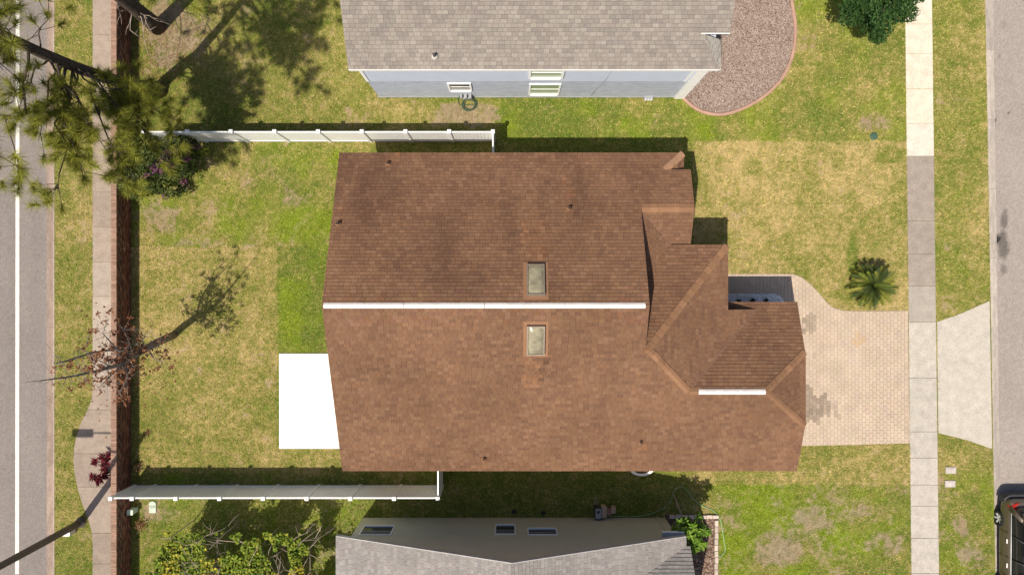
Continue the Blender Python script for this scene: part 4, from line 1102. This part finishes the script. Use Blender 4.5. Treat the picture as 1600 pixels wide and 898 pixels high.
for i in range(0, len(ES) - 1, 2):
    seg = ES[i:i + 3]; mb = MB(); prof = [(-.07, 0), (.07, 0), (.07, .07), (.035, .10), (-.035, .10), (-.07, .07)]
    vs = []
    for j, p in enumerate(seg):
        i2 = i + j; d_ = (ES[min(i2 + 1, len(ES) - 1)] - ES[max(i2 - 1, 0)]).normalized(); s = Vector((d_.y, -d_.x, 0))
        vs += [p - ES[0] + s * a + Vector((0, 0, b)) for a, b in prof]
    fs = [(0, 1, 2, 3, 4, 5)[::-1], tuple(range((len(seg) - 1) * 6, len(seg) * 6))]
    for j in range(len(seg) - 1):
        for q in range(6): fs.append((j * 6 + q, j * 6 + (q + 1) % 6, (j + 1) * 6 + (q + 1) % 6, (j + 1) * 6 + q))
    mb.add(vs, fs); mb.build('edging_segment', M['terracotta'], ed)

# white pebble bed by the entry
wp = [P(1120, 459), P(1210, 459), P(1219, 463), P(1226, 474), P(1120, 474)]
WP = [tuple(p[:2]) for p in wp]
wb = MB().prism(WP, 0.0, .04).build('pebble_bed', M['stone'], kind='structure')
pebbles('pebbles', WP, 2600, .022, [(.72, .72, .74), (.62, .62, .65), (.80, .80, .80), (.5, .5, .52)], wb, z=.04)
for i, (px, py) in enumerate(((1153, 470), (1174, 469), (1195, 469))):
    q = P(px, py); q.z = .045; pl = empty('seedling', q, label=('small dark seedling in the white pebbles, %s' % ('nearest the front door', 'middle of three', 'nearest the driveway')[i]), cat='plant', group='seedlings in the white pebbles')
    pts = blob_pts(40, (0, 0, .12), (.12, .10, .12), .1); link('leaves', leaf_mesh('leaves', pts, .10, colmix(40, [(.03, .05, .025), (.04, .07, .03)], .2), M['leaf'], .4), pl)
    MB().tube([(0, 0, -.01), (0, 0, .12)], [.01, .006], 5).build('stem', M['bark'], pl)

# ================================================================== RED TI PLANT on the sidewalk edge
to_ = P(166, 738); 
ti = empty('red_plant', to_ + Vector((0, 0, .0)), label='dark red strap leaf plant growing against the street side of the brick wall', cat='plant')
for (px, py, h) in ((161, 714, .85), (150, 721, .7), (166, 722, 1.0), (157, 746, .75), (166, 742, .95), (147, 744, .6), (164, 731, .9), (155, 751, .6), (170, 714, .9)):
    c = P(px, py, h) - to_
    MB().tube([(0, 0, .02), c * .5, c], [.02, .016, .012], 6).build('stem', M['bark'], ti)
    mb = MB()
    for k in range(30):
        az = k * 2.4 + random.uniform(-.3, .3); el = math.radians(random.uniform(-5, 70)); L_ = random.uniform(.20, .34); d_ = Vector((math.cos(az) * math.cos(el), math.sin(az) * math.cos(el), math.sin(el)))
        s = Vector((-math.sin(az), math.cos(az), 0)) * .028; dn = Vector((0, 0, -.05))
        f = random.uniform(.6, 1.4); mb.cc = tuple(q * f for q in random.choice(((.17, .02, .03), (.10, .015, .02), (.28, .05, .07), (.07, .012, .015))))
        mb.add([c, c + d_ * L_ * .5 + s, c + d_ * L_ + dn, c + d_ * L_ * .5 - s], [(0, 1, 2, 3)])
    mb.build('leaf_rosette', M['leaf'], ti)

# ================================================================== UTILITY BOXES
ub = empty('utility_box', P(212, 795), label='small pale green utility pedestal beside the brick wall south of the fence', cat='utility box')
MB().box((0, 0, .22), (.24, .20, .44)).build('cabinet', M['plasticgreen'], ub, bevel=.015)
MB().box((0, 0, .455), (.27, .23, .03)).build('lid', M['plasticgreen'], ub, bevel=.01)
vb = empty('valve_box', P(239, 792), label='pale green valve box lid lying in bare soil south of the fence', cat='valve box')
MB().lathe([(.16, -.01), (.16, .045), (.15, .05)], (0, .12, 0), 14).build('body', M['plasticgreen'], vb)
MB().box((0, -.07, .02), (.30, .34, .06)).build('lid', M['plasticgreen'], vb, bevel=.01)
v2 = empty('valve_box', P(1365, 213), label='round dark green valve box in a bare patch of the right lawn', cat='valve box')
MB().lathe([(.17, -.01), (.17, .03), (.15, .05)], (0, 0, 0), 16).build('body', M['darkgreen'], v2)
MB().lathe([(.13, .045), (.13, .058), (.12, .06)], (.01, -.01, 0), 16).build('lid', M['darkgreen'], v2)
for i, (px, py) in enumerate(((1485, 734), (1484, 755))):
    w = empty('meter_box', P(px, py), label=('pale concrete water meter box in the right verge, %s' % ('nearer the driveway apron', 'farther from the driveway apron')[i]), cat='meter box', group='water meter boxes')
    o = MB().box((0, 0, .015), (.46, .30, .07)).build('frame', M['concrete'], w, bevel=.015); o.color = (.40, .36, .335, 1)
    o = MB().box((0, 0, .055), (.34, .20, .014)).build('lid', M['concrete'], w, bevel=.006); o.color = (.44, .40, .375, 1)

# ================================================================== HOSES
def coil(name, c, r, n, turns, m, label, tail=None):
    h = empty(name, c, label=label, cat='hose')
    pts = []
    for i in range(int(turns * 18)):
        a = i / 18 * 2 * math.pi; rr_ = r * (1 - .28 * i / (turns * 18)) * (1 + .10 * math.sin(a * .63 + 1)); pts.append(Vector((rr_ * math.cos(a) + .06 * math.sin(i * .11), rr_ * math.sin(a) * .85, .03 + .012 * (i // 18))))
    if tail: pts = [Vector(t) for t in tail] + pts
    MB().tube(pts, .016, 6).build('tube', m, h)
    return h
hc = P(733, 164)
coil('coiled_hose', hc, .34, 20, 5, M['hose'], 'dark coiled garden hose on the grass at the pale blue wall', tail=[(-.35, .34, .35), (-.5, .2, .1), (-.42, .0, .03)])
hg = empty('hose_hanger', P(729, 150), label='grey hose hanger mounted low on the pale blue wall above the coiled hose', cat='hose hanger')
yb = 8.35 - P(0, 150).y
MB().bbox(-.26, .26, yb - .16, yb - .001, .28, .34).build('bracket', M['plasticgrey'], hg)
for q in (-.2, 0, .2): MB().bbox(q - .04, q + .04, yb - .18, yb - .001, .345, .55).build('hook', M['plasticgrey'], hg)
sgr = empty('wall_outlet', P(1012, 151), label='small grey outlet with white louvres at the foot of the pale blue wall', cat='outlet')
yb = 8.35 - P(0, 151).y
MB().bbox(-.2, .2, yb - .15, yb - .001, .02, .2).build('housing', M['plasticgrey'], sgr)
for q in (-.12, 0, .12): MB().bbox(q - .035, q + .035, yb - .17, yb - .151, .04, .20).build('louvre', M['white'], sgr)
# long green hose in front of the sage house
hp = [(945, 806), (1000, 806), (1030, 797), (1046, 785), (1052, 770), (1056, 763), (1066, 760), (1075, 768), (1084, 780), (1098, 790), (1114, 797), (1124, 808), (1128, 822), (1131, 845), (1133, 858), (1126, 868), (1119, 864)]
hps = smooth([P(a, b, .03) for a, b in hp], 5); h0 = hps[0].copy()
gh_ = empty('garden_hose', h0, label='long pale green hose looping over the lawn by the sage house', cat='hose')
MB().tube([p - h0 for p in hps], .018, 6).build('tube', M['hosegreen'], gh_)
# leaning stick
sa, sb = P(1051, 768, .03), P(1068, 812, .9)
st_ = empty('wooden_stake', sa, label='pale wooden stake leaning into the planting bed by the sage house', cat='stake')
MB().tube([(0, 0, 0), sb - sa], [.03, .03], 8).build('shaft', M['twig'], st_)

# ================================================================== PLANTING BED by the sage house
bp = [P(1040, 803), P(1122, 803), P(1122, 960), P(1040, 960)]
BED2 = [tuple(p[:2]) for p in bp]
b2 = MB().prism(BED2, -.05, .012).build('planting_bed', M['soil'], kind='structure')
pebbles('mulch', BED2, 5200, .04, [(.17, .11, .085), (.12, .075, .06), (.26, .18, .14), (.32, .24, .20), (.08, .05, .04)], b2)
be = empty('garden_edging', P(1080, 806), label='row of pale edging blocks around the planting bed by the sage house', cat='edging')
x = 1046
def eblock(px, py, a, b):
    q = P(px, py) - P(1080, 806); o = MB().box((q.x, q.y, .05), (a, b, .13)).build('edging_block', M['edgestone'], be, bevel=.012); f = random.uniform(.85, 1.1); o.color = (.50 * f, .42 * f, .36 * f, 1)
for k in range(8): eblock(1050 + k * 9.6, 806 + random.uniform(-.5, .5), .255, .15)
for k in range(13): eblock(1118.5 + random.uniform(-.6, .6), 816 + k * 9.6, .15, .255)
gpo = P(1066, 822)
gp = empty('leafy_shrub', gpo, label='bright green long leaved shrub at the corner of the sage house', cat='shrub')
stem = MB(); mbl = MB()
for k in range(40):
    c = Vector((float(np.clip(rng.normal(0, .3), -.55, .55)), float(np.clip(rng.normal(0, .32), -.6, .6)), 0)) + (P(1080, 836, 2.3) - gpo) + Vector((0, 0, random.uniform(-.6, .5)))
    if k % 2 == 0: stem.tube([(0, 0, 0), c * .5 + Vector((0, 0, .1)), c], [.035, .025, .012], 6)
    for j in range(14):
        az = j * 2.4 + k; el = math.radians(random.uniform(-20, 45)); L_ = random.uniform(.18, .30); d_ = Vector((math.cos(az) * math.cos(el), math.sin(az) * math.cos(el), math.sin(el))); s = Vector((-math.sin(az), math.cos(az), 0)) * L_ * .17
        f = random.uniform(.7, 1.3); mbl.cc = tuple(q * f for q in random.choice(((.14, .25, .03), (.18, .30, .035), (.09, .18, .025), (.24, .34, .06))))
        mbl.add([c, c + d_ * L_ * .5 + s, c + d_ * L_ + Vector((0, 0, -.06)), c + d_ * L_ * .5 - s], [(0, 1, 2, 3)])
stem.build('stems', M['barkgrey'], gp, kind='stuff'); mbl.build('leaves', M['leaf'], gp, kind='stuff')

# ================================================================== BOXES by the sage wall
ac = empty('meter_cabinet', P(933, 797), label='grey equipment box with dark sides standing at the sage wall', cat='cabinet')
MB().box((0, 0, .22), (.30, .50, .44)).build('cabinet', M['plasticdark'], ac, bevel=.02)
MB().box((0, 0, .45), (.25, .43, .03)).build('lid', M['plasticgrey'], ac, bevel=.01)
MB().lathe([(.07, .466), (.07, .475), (.05, .48)], (0, .08, 0), 12).build('dial', M['plasticdark'], ac)
for i, (px, py, w, l, h, nm) in enumerate(((942, 795, .20, .46, .38, 'tall tan block beside the grey equipment box'), (950, 797, .22, .24, .20, 'short dark brown block between the two tan blocks'), (957, 793, .17, .26, .30, 'small tan block at the end of the row by the sage wall'))):
    b_ = empty('wall_block', P(px, py), label=nm, cat='block', group='blocks by the sage wall')
    m_ = M['tanblock'] if i != 1 else M['terracotta']
    MB().box((0, 0, h / 2), (w, l, h)).build('body', m_, b_, bevel=.012); MB().box((0, 0, h + .012), (w + .03, l + .03, .02)).build('cap', m_, b_, bevel=.006)
# white curved edging by the brown house south wall
cu = empty('curved_edging', P(1002, 731), label='white half round concrete edging against the brown roofed house, south side', cat='edging')
vs = []; n = 17
for i in range(n):
    a = math.pi + math.pi * i / (n - 1)
    for r in (.50, .36):
        for z in (0, .12): vs.append((r * 1.05 * math.cos(a), r * .62 * math.sin(a), z))
fs = []
for i in range(n - 1):
    b = i * 4; c = b + 4
    fs += [(b + 1, c + 1, c + 3, b + 3), (b, c, c + 1, b + 1), (b + 2, b + 3, c + 3, c + 2)]
MB().add(vs, fs).build('rim', M['white'], cu)
MB().prism([(.37 * math.cos(math.pi + math.pi * i / 12), .22 * math.sin(math.pi + math.pi * i / 12)) for i in range(13)], 0.0, .05).build('soil_fill', M['soil'], cu)
# small sprinkler heads in the shaded strip
for i, (px, py) in enumerate(((803, 798), (849, 800))):
    s_ = empty('drain_pot', P(px, py), label='small black drain outlet in the shaded strip, ' + ('nearer the left windows' if i == 0 else 'nearer the equipment box'), cat='drain', group='small drains along the sage wall')
    MB().lathe([(.10, 0), (.10, .05), (.07, .055)], (0, 0, 0), 12).build('rim', M['plasticdark'], s_); MB().lathe([(.065, .05), (.065, .058)], (0, 0, 0), 12).build('grate', M['dark'], s_)

# ================================================================== TRELLIS with vine, bottom left
A, B_ = P(268, 838, 2.15), P(484, 855, 2.15)
A2, B2 = A + Vector((0, -2.4, 0)), B_ + Vector((.05, -2.4, 0))
tl = empty('trellis', Vector((A.x, A.y, 0)), label='thin pale pipe trellis frame under the overgrown vine, bottom left', cat='trellis')
lt = lambda p: Vector(p) - Vector((A.x, A.y, 0))
for t in (0, .33, .66, 1.0):
    for a, b in ((A, B_), (A2, B2)):
        p = a.lerp(b, t); MB().tube([lt((p.x, p.y, 0)), lt(p)], .02, 6).build('post', M['twig'], tl)
for a, b in ((A, B_), (A2, B2), (B_, B2), (A, A2), (A.lerp(B_, .33), A2.lerp(B2, .33)), (A.lerp(B_, .66), A2.lerp(B2, .66))):
    MB().tube([lt(a), lt(b)], .013, 6).build('top_rail', M['twig'], tl)
vo = P(350, 880)
vn = empty('vine', vo, label='yellow green leafy vine with bare stems sprawling over the trellis', cat='vine')
lv = lambda p: Vector(p) - vo
stm = MB()
for k in range(70):
    a = P(random.uniform(230, 500), random.uniform(838, 960), random.uniform(2.1, 2.9)); d_ = Vector((random.gauss(0, 1), random.gauss(0, 1), random.gauss(0, .2))); twigs(stm, a, d_, random.uniform(.5, 1.3), .012, 2, lv)
for k in range(8):
    a = P(random.uniform(250, 480), random.uniform(860, 930), 0); stm.tube([lv(a), lv(a + Vector((random.gauss(0, .2), random.gauss(0, .2), 1.0))), lv(a + Vector((random.gauss(0, .3), random.gauss(0, .3), 2.1)))], [.03, .024, .015], 6)
stm.build('stems', M['twig'], vn, kind='stuff')
n = 42000; vx = rng.uniform(225, 505, n); vy = rng.uniform(832, 985, n)
dens = fbm(vx, vy, 26, 3, 91); lim = .54 - .09 * sstep(845, 890, vy) + .08 * (vx > 470) * (vy < 880)
ok = dens > lim; vx, vy = vx[ok], vy[ok]; n = len(vx)
vh = 2.0 + .8 * fbm(vx, vy, 60, 2, 93) + rng.normal(0, .16, n)
s_ = (CAM_H - vh) / FPX
pts = np.stack([(vx - 800) * s_, (449 - vy) * s_, vh], -1) - np.array(vo)
cl = colmix(n, [(.16, .23, .025), (.21, .27, .03), (.28, .31, .04), (.11, .17, .022)], .25)
yel = (fbm(vx, vy, 30, 2, 95) + rng.normal(0, .09, n)) > .66; cl[yel] = colmix(int(yel.sum()), [(.50, .42, .05), (.40, .36, .05), (.28, .30, .04)], .2)
link('leaves', leaf_mesh('leaves', pts, .115, cl, M['leaf'], .75), vn, kind='stuff')

# low weeds
def weed(px, py, r, n, pal, label, sz=.10, h=.22):
    o = P(px, py); w = empty('weed', o, label=label, cat='plant'); p = blob_pts(n, (0, 0, h * .6), (r, r, h), .1); p[:, 2] = np.abs(p[:, 2])
    mb = MB()
    for k in range(5): mb.tube([(0, 0, 0), (random.gauss(0, r * .4), random.gauss(0, r * .4), h)], [.008, .004], 4)
    mb.build('stems', M['twig'], w); link('leaves', leaf_mesh('leaves', p, sz, colmix(n, pal, .25), M['leaf'], .35), w)
weed(222, 818, .3, 120, [(.26, .13, .06), (.20, .10, .045), (.32, .19, .09)], 'dry rusty brown weed at the foot of the brick wall')
weed(216, 727, .28, 110, [(.10, .07, .035), (.20, .10, .06), (.06, .08, .03)], 'small brownish weed in the yard corner by the fence')
weed(231, 675, .2, 50, [(.12, .05, .03), (.2, .1, .05)], 'small dark clump on the back yard sod near the brick wall', .09, .06)

# ================================================================== PARKED SUV
cx0 = 21.2; cyr = -9.05; CWD, CLN = 1.92, 4.85
car = empty('parked_car', (cx0 + CWD / 2, cyr - CLN / 2, ROADZ), label='dark bronze sport utility car parked at the right kerb, bottom right', cat='car')
hw = CWD / 2
# body sections along length: (y from rear = +CLN/2 to front), half width low/belt, heights
secs = [  # y, half width, sill z, belt z
    (2.42, .70, .52, .86), (2.36, .86, .40, .98), (2.15, .925, .32, 1.05), (1.6, .955, .28, 1.06), (.6, .96, .27, 1.04), (-.5, .96, .27, 1.02), (-1.2, .955, .28, 1.0), (-1.9, .92, .30, .93), (-2.28, .82, .36, .82), (-2.42, .62, .46, .70)]
vs = []; fs = []
ring = 12
for (yy, w, z0, z1) in secs:
    prof = [(-.80 * w, z0), (-.96 * w, z0 + .06), (-1.0 * w, z0 + .28 * (z1 - z0) + .03), (-1.0 * w, z0 + .62 * (z1 - z0)), (-.965 * w, z1 - .03), (-.90 * w, z1)]
    prof = prof + [(-a, b) for a, b in prof[::-1]]
    vs += [(a, yy, b) for a, b in prof]
for i in range(len(secs) - 1):
    for k in range(ring):
        k2 = (k + 1) % ring; fs.append((i * ring + k, i * ring + k2, (i + 1) * ring + k2, (i + 1) * ring + k))
fs.append(tuple(range(ring - 1, -1, -1))); fs.append(tuple(range((len(secs) - 1) * ring, len(secs) * ring)))
mb = MB(); mb.add(vs, fs, True)
bo_ = mb.build('body', M['carpaint'], car)
m_ = bo_.modifiers.new('sub', 'SUBSURF'); m_.levels = 1; m_.render_levels = 2
# greenhouse: glass body + painted roof and pillars
gsec = [(2.12, .76, 1.03, .70, 1.10), (1.86, .86, 1.04, .70, 1.58), (1.4, .87, 1.04, .71, 1.68), (.3, .88, 1.03, .72, 1.72), (-.55, .88, 1.01, .70, 1.66), (-1.25, .84, 1.0, .64, 1.06)]
def loft(secs_, profn, cap=True):
    vs = []; fs = []; n = None
    for s in secs_:
        pr = profn(s); n = len(pr); vs += pr
    for i in range(len(secs_) - 1):
        for k in range(n):
            k2 = (k + 1) % n; fs.append((i * n + k, i * n + k2, (i + 1) * n + k2, (i + 1) * n + k))
    fs.append(tuple(range(n - 1, -1, -1))); fs.append(tuple(range((len(secs_) - 1) * n, len(secs_) * n)))
    return vs, fs
v_, f_ = loft(gsec, lambda s: [(-s[1], s[0], s[2] - .06), (-s[1], s[0], s[2]), (-s[3], s[0], s[4] - .05), (-s[3] + .06, s[0], s[4]), (s[3] - .06, s[0], s[4]), (s[3], s[0], s[4] - .05), (s[1], s[0], s[2]), (s[1], s[0], s[2] - .06)])
MB().add(v_, f_, True).build('glasshouse', M['carglass'], car)
rsec = [(1.98, .72, 1.50, .745, 1.42), (1.8, .70, 1.64, .76, 1.52), (1.4, .70, 1.695, .76, 1.60), (.3, .71, 1.735, .77, 1.64), (-.5, .69, 1.685, .75, 1.59), (-.62, .67, 1.65, .73, 1.57)]
v_, f_ = loft(rsec, lambda s: [(-s[3], s[0], s[4]), (-s[1], s[0], s[2] - .015), (-s[1] * .5, s[0], s[2] + .02), (s[1] * .5, s[0], s[2] + .02), (s[1], s[0], s[2] - .015), (s[3], s[0], s[4])])
MB().add(v_, f_, True).build('roof_panel', M['carpaint'], car)
for sx in (-1, 1):
    # pillars
    for ya, yb_ in (((2.10, 1.02), (1.72, 1.56)), ((1.98, 1.02), (1.66, 1.56)), ((.95, 1.03), (.80, 1.62)), ((-.1, 1.03), (-.12, 1.62)), ((-1.15, 1.0), (-.55, 1.60))):
        w0 = .89 if ya[0] < 2.0 else .86
        MB().tube([(sx * w0, ya[0], ya[1]), (sx * .775, yb_[0], yb_[1])], [.07 if ya[0] > 1.9 else .03, .055 if ya[0] > 1.9 else .03], 6).build('pillar', M['carpaint'] if ya[0] > 1.9 else M['plasticdark'], car)
    MB().tube([(sx * .905, 1.95, 1.075), (sx * .915, .5, 1.07), (sx * .91, -1.1, 1.045)], .016, 6).build('window_trim', M['alloy'], car)
    MB().tube([(sx * .70, 1.6, 1.71), (sx * .70, 1.45, 1.76), (sx * .71, .3, 1.79), (sx * .69, -.35, 1.75), (sx * .69, -.5, 1.69)], .022, 6).build('roof_rail', M['chrome'], car)
    for yy in (.62, -.42): MB().box((sx * .955, yy, .88), (.045, .20, .04)).build('door_handle', M['alloy'], car, bevel=.01)
    for yy in (1.0, -.05, -1.0): MB().box((sx * .957, yy, .68), (.012, .012, .62)).build('door_seam', M['dark'], car)
    tlp = MB(); tlp.add([(sx * .80, 2.30, .86), (sx * .93, 2.14, .86), (sx * .90, 2.05, 1.10), (sx * .72, 2.26, 1.08), (sx * .55, 2.35, .88), (sx * .5, 2.30, 1.04), (sx * .7, 2.05, .95)],
                        [(4, 0, 3, 5), (0, 1, 2, 3), (4, 6, 1, 0), (5, 3, 2, 6), (4, 5, 6), (1, 6, 2)]); tlp.build('tail_light', M['redlens'], car)
    MB().box((sx * 1.03, -.98, 1.02), (.18, .12, .13)).build('mirror', M['carpaint'], car, bevel=.03)
    for yy in (1.42, -1.48):
        Rm = Matrix.Rotation(math.pi / 2 * sx, 3, 'Y'); c = Vector((sx * .865, yy, .36))
        wh = part_empty('wheel', car)
        MB().lathe([(.22, -.10), (.34, -.11), (.365, -.06), (.365, .06), (.34, .115), (.235, .118), (.22, .10), (.22, -.10)], c, 24, Rm, caps=False).build('tyre', M['rubber'], wh)
        MB().lathe([(.225, -.06), (.225, .03), (.05, .05)], c, 20, Rm).build('rim', M['plasticdark'], wh)
        sp_ = MB()
        for k in range(6):
            a = k * math.pi / 3; d_ = Rm @ Vector((math.cos(a), math.sin(a), 0)); t_ = Rm @ Vector((-math.sin(a), math.cos(a), 0)); ax = Rm @ Vector((0, 0, 1))
            p0, p1 = c + d_ * .03, c + d_ * .225
            sp_.add([p0 - t_ * .022 + ax * .07, p0 + t_ * .022 + ax * .07, p1 + t_ * .038 + ax * .10, p1 - t_ * .038 + ax * .10, p0 - t_ * .022 + ax * .03, p0 + t_ * .022 + ax * .03, p1 + t_ * .038 + ax * .05, p1 - t_ * .038 + ax * .05],
                    [(0, 1, 2, 3), (7, 6, 5, 4), (0, 4, 5, 1), (1, 5, 6, 2), (2, 6, 7, 3), (3, 7, 4, 0)])
        sp_.build('spokes', M['alloy'], wh)
bsec = [(2.20, .93, .34, .66), (2.42, .90, .36, .70), (2.53, .72, .40, .70), (2.56, .5, .42, .68)]
v_, f_ = loft(bsec, lambda s: [(-s[1], s[0], s[2]), (-s[1], s[0], s[3]), (s[1], s[0], s[3]), (s[1], s[0], s[2])])
MB().add(v_, f_).build('rear_bumper', M['plasticdark'], car, bevel=.03)
MB().box((0, 2.40, .62), (.5, .03, .14)).build('licence_plate', M['white'], car)

# ================================================================== GRASS BLADES
def excl(x, y):
    e = np.zeros(x.shape, bool)
    def R(x0, x1, y0, y1): return (x > x0) & (x < x1) & (y > y0) & (y < y1)
    e |= R(-6.45, 4.8, -6.95, 4.92) | R(4.8, 11.05, -6.95, -.98) | R(4.8, 8.05, -1, 1.28) | R(4.8, 6.6, 1.2, 4.92)
    e |= R(-5.85, 7.5, 8.35, 18) | R(-6.55, 6.72, -18, -10.1)
    px, py = PX(x, y)
    le = left_edge(py) + (vnoise(x, y, .12, 3) - .5) * 1.6
    e |= (px > le) & (x < -16.72)
    s0, s1 = P(1414, 0).x, P(1456, 0).x
    jx = (vnoise(x, y, .15, 5) - .5) * .05
    slope = (P(1424, 898).x - P(1414, 0).x) / (P(0, 898).y - P(0, 0).y)
    sl = s0 + slope * (y - P(0, 0).y); sr = s1 + (P(1467, 898).x - s1) / (P(0, 898).y - P(0, 0).y) * (y - P(0, 0).y)
    e |= (x > sl + jx) & (x < sr + jx)
    for pl in (DRIVE, APRON, [tuple(p[:2]) for p in pp], BED, BED2): e |= inpoly(x, y, [(q[0], q[1]) for q in pl])
    e |= x < XL_CURB + .02
    cl_ = P(1540, 0).x + (P(1556, 898).x - P(1540, 0).x) / (P(0, 898).y - P(0, 0).y) * (y - P(0, 0).y)
    e |= x > cl_ - .03
    return e
NB = 760000
bx_ = rng.uniform(XL_CURB, 21.1, NB); by_ = rng.uniform(-13.6, 13.6, NB)
ok = ~excl(bx_, by_); bx_, by_ = bx_[ok], by_[ok]
bc_, bb_ = lawn_col(bx_, by_, rng.normal(0, .34, len(bx_)) + (vnoise(bx_, by_, .075, 19) - .5) * .8)
ok = rng.uniform(0, 1, len(bx_)) > bb_ * .75; bx_, by_, bc_ = bx_[ok], by_[ok], bc_[ok]
n = len(bx_)
a = rng.uniform(0, 2 * math.pi, n); L_ = rng.uniform(.05, .10, n); w = rng.uniform(.007, .013, n); lean = rng.uniform(.5, 1.15, n)
dx, dy = np.cos(a), np.sin(a)
zb = np.full(n, .0)
v0 = np.stack([bx_ - dy * w, by_ + dx * w, zb], -1); v1 = np.stack([bx_ + dy * w, by_ - dx * w, zb], -1)
v2 = np.stack([bx_ + dx * L_ * np.sin(lean), by_ + dy * L_ * np.sin(lean), zb + L_ * np.cos(lean)], -1)
V = np.stack([v0, v1, v2], 1).reshape(-1, 3); F = np.arange(n * 3).reshape(-1, 3)
cl_n = vnoise(bx_, by_, .09, 15)
bc_ = bc_ * (rng.uniform(.7, 1.4, n) * (.70 + .65 * cl_n))[:, None]
dry = rng.uniform(0, 1, n) < .14; bc_[dry] = bc_[dry] * .4 + TAN * .85
link('grass', mesh_np('grass', V, F, M['grass'], np.repeat(bc_, 3, 0)), kind='stuff', label='short patchy lawn grass over all the yards and verges', cat='grass')

# ---- fallen leaves and straw under the trees
def litter(name, cx, cy, rx, ry, n, pal, sz, label, asp):
    x = 800 + (rng.normal(cx, rx, n) - 800); y_ = rng.normal(cy, ry, n); sc = CAM_H / FPX
    X = (x - 800) * sc; Y = (449 - y_) * sc
    ok = (X < -16.97) & (X > XL_CURB - .3) | (X > -16.7) & (np.abs(Y + 8.69) > .15)
    if name == 'pine_straw': ok &= X > -16.7
    X, Y = X[ok], Y[ok]; n = len(X); z_ = np.where(X < XL_CURB - .14, ROADZ + .03, .05)
    d_ = rng.normal(size=(n, 3)); d_[:, 2] *= .08; d_ /= np.linalg.norm(d_, axis=1)[:, None]
    s_ = np.cross(d_, np.array([0, 0, 1.0])); L2 = (sz * rng.uniform(.6, 1.3, n))[:, None]
    c = np.stack([X, Y, z_], -1); V = np.stack([c - d_ * L2 / 2, c + s_ * L2 * asp, c + d_ * L2 / 2, c - s_ * L2 * asp], 1).reshape(-1, 3); V[:, 2] = np.maximum(V[:, 2], ROADZ + .02)
    link(name, mesh_np(name, V, np.arange(n * 4).reshape(-1, 4), M['leaf'], np.repeat(colmix(n, pal, .3), 4, 0)), kind='stuff', label=label, cat='litter')
litter('leaf_litter', 170, 570, 45, 40, 260, [(.20, .09, .045), (.14, .06, .03), (.28, .16, .08)], .11, 'scattered brown leaves fallen below the dying tree', .28)
litter('pine_straw', 240, 90, 70, 60, 2600, [(.26, .15, .075), (.20, .11, .055), (.33, .21, .11)], .22, 'reddish pine straw strewn below the pine trees', .03)
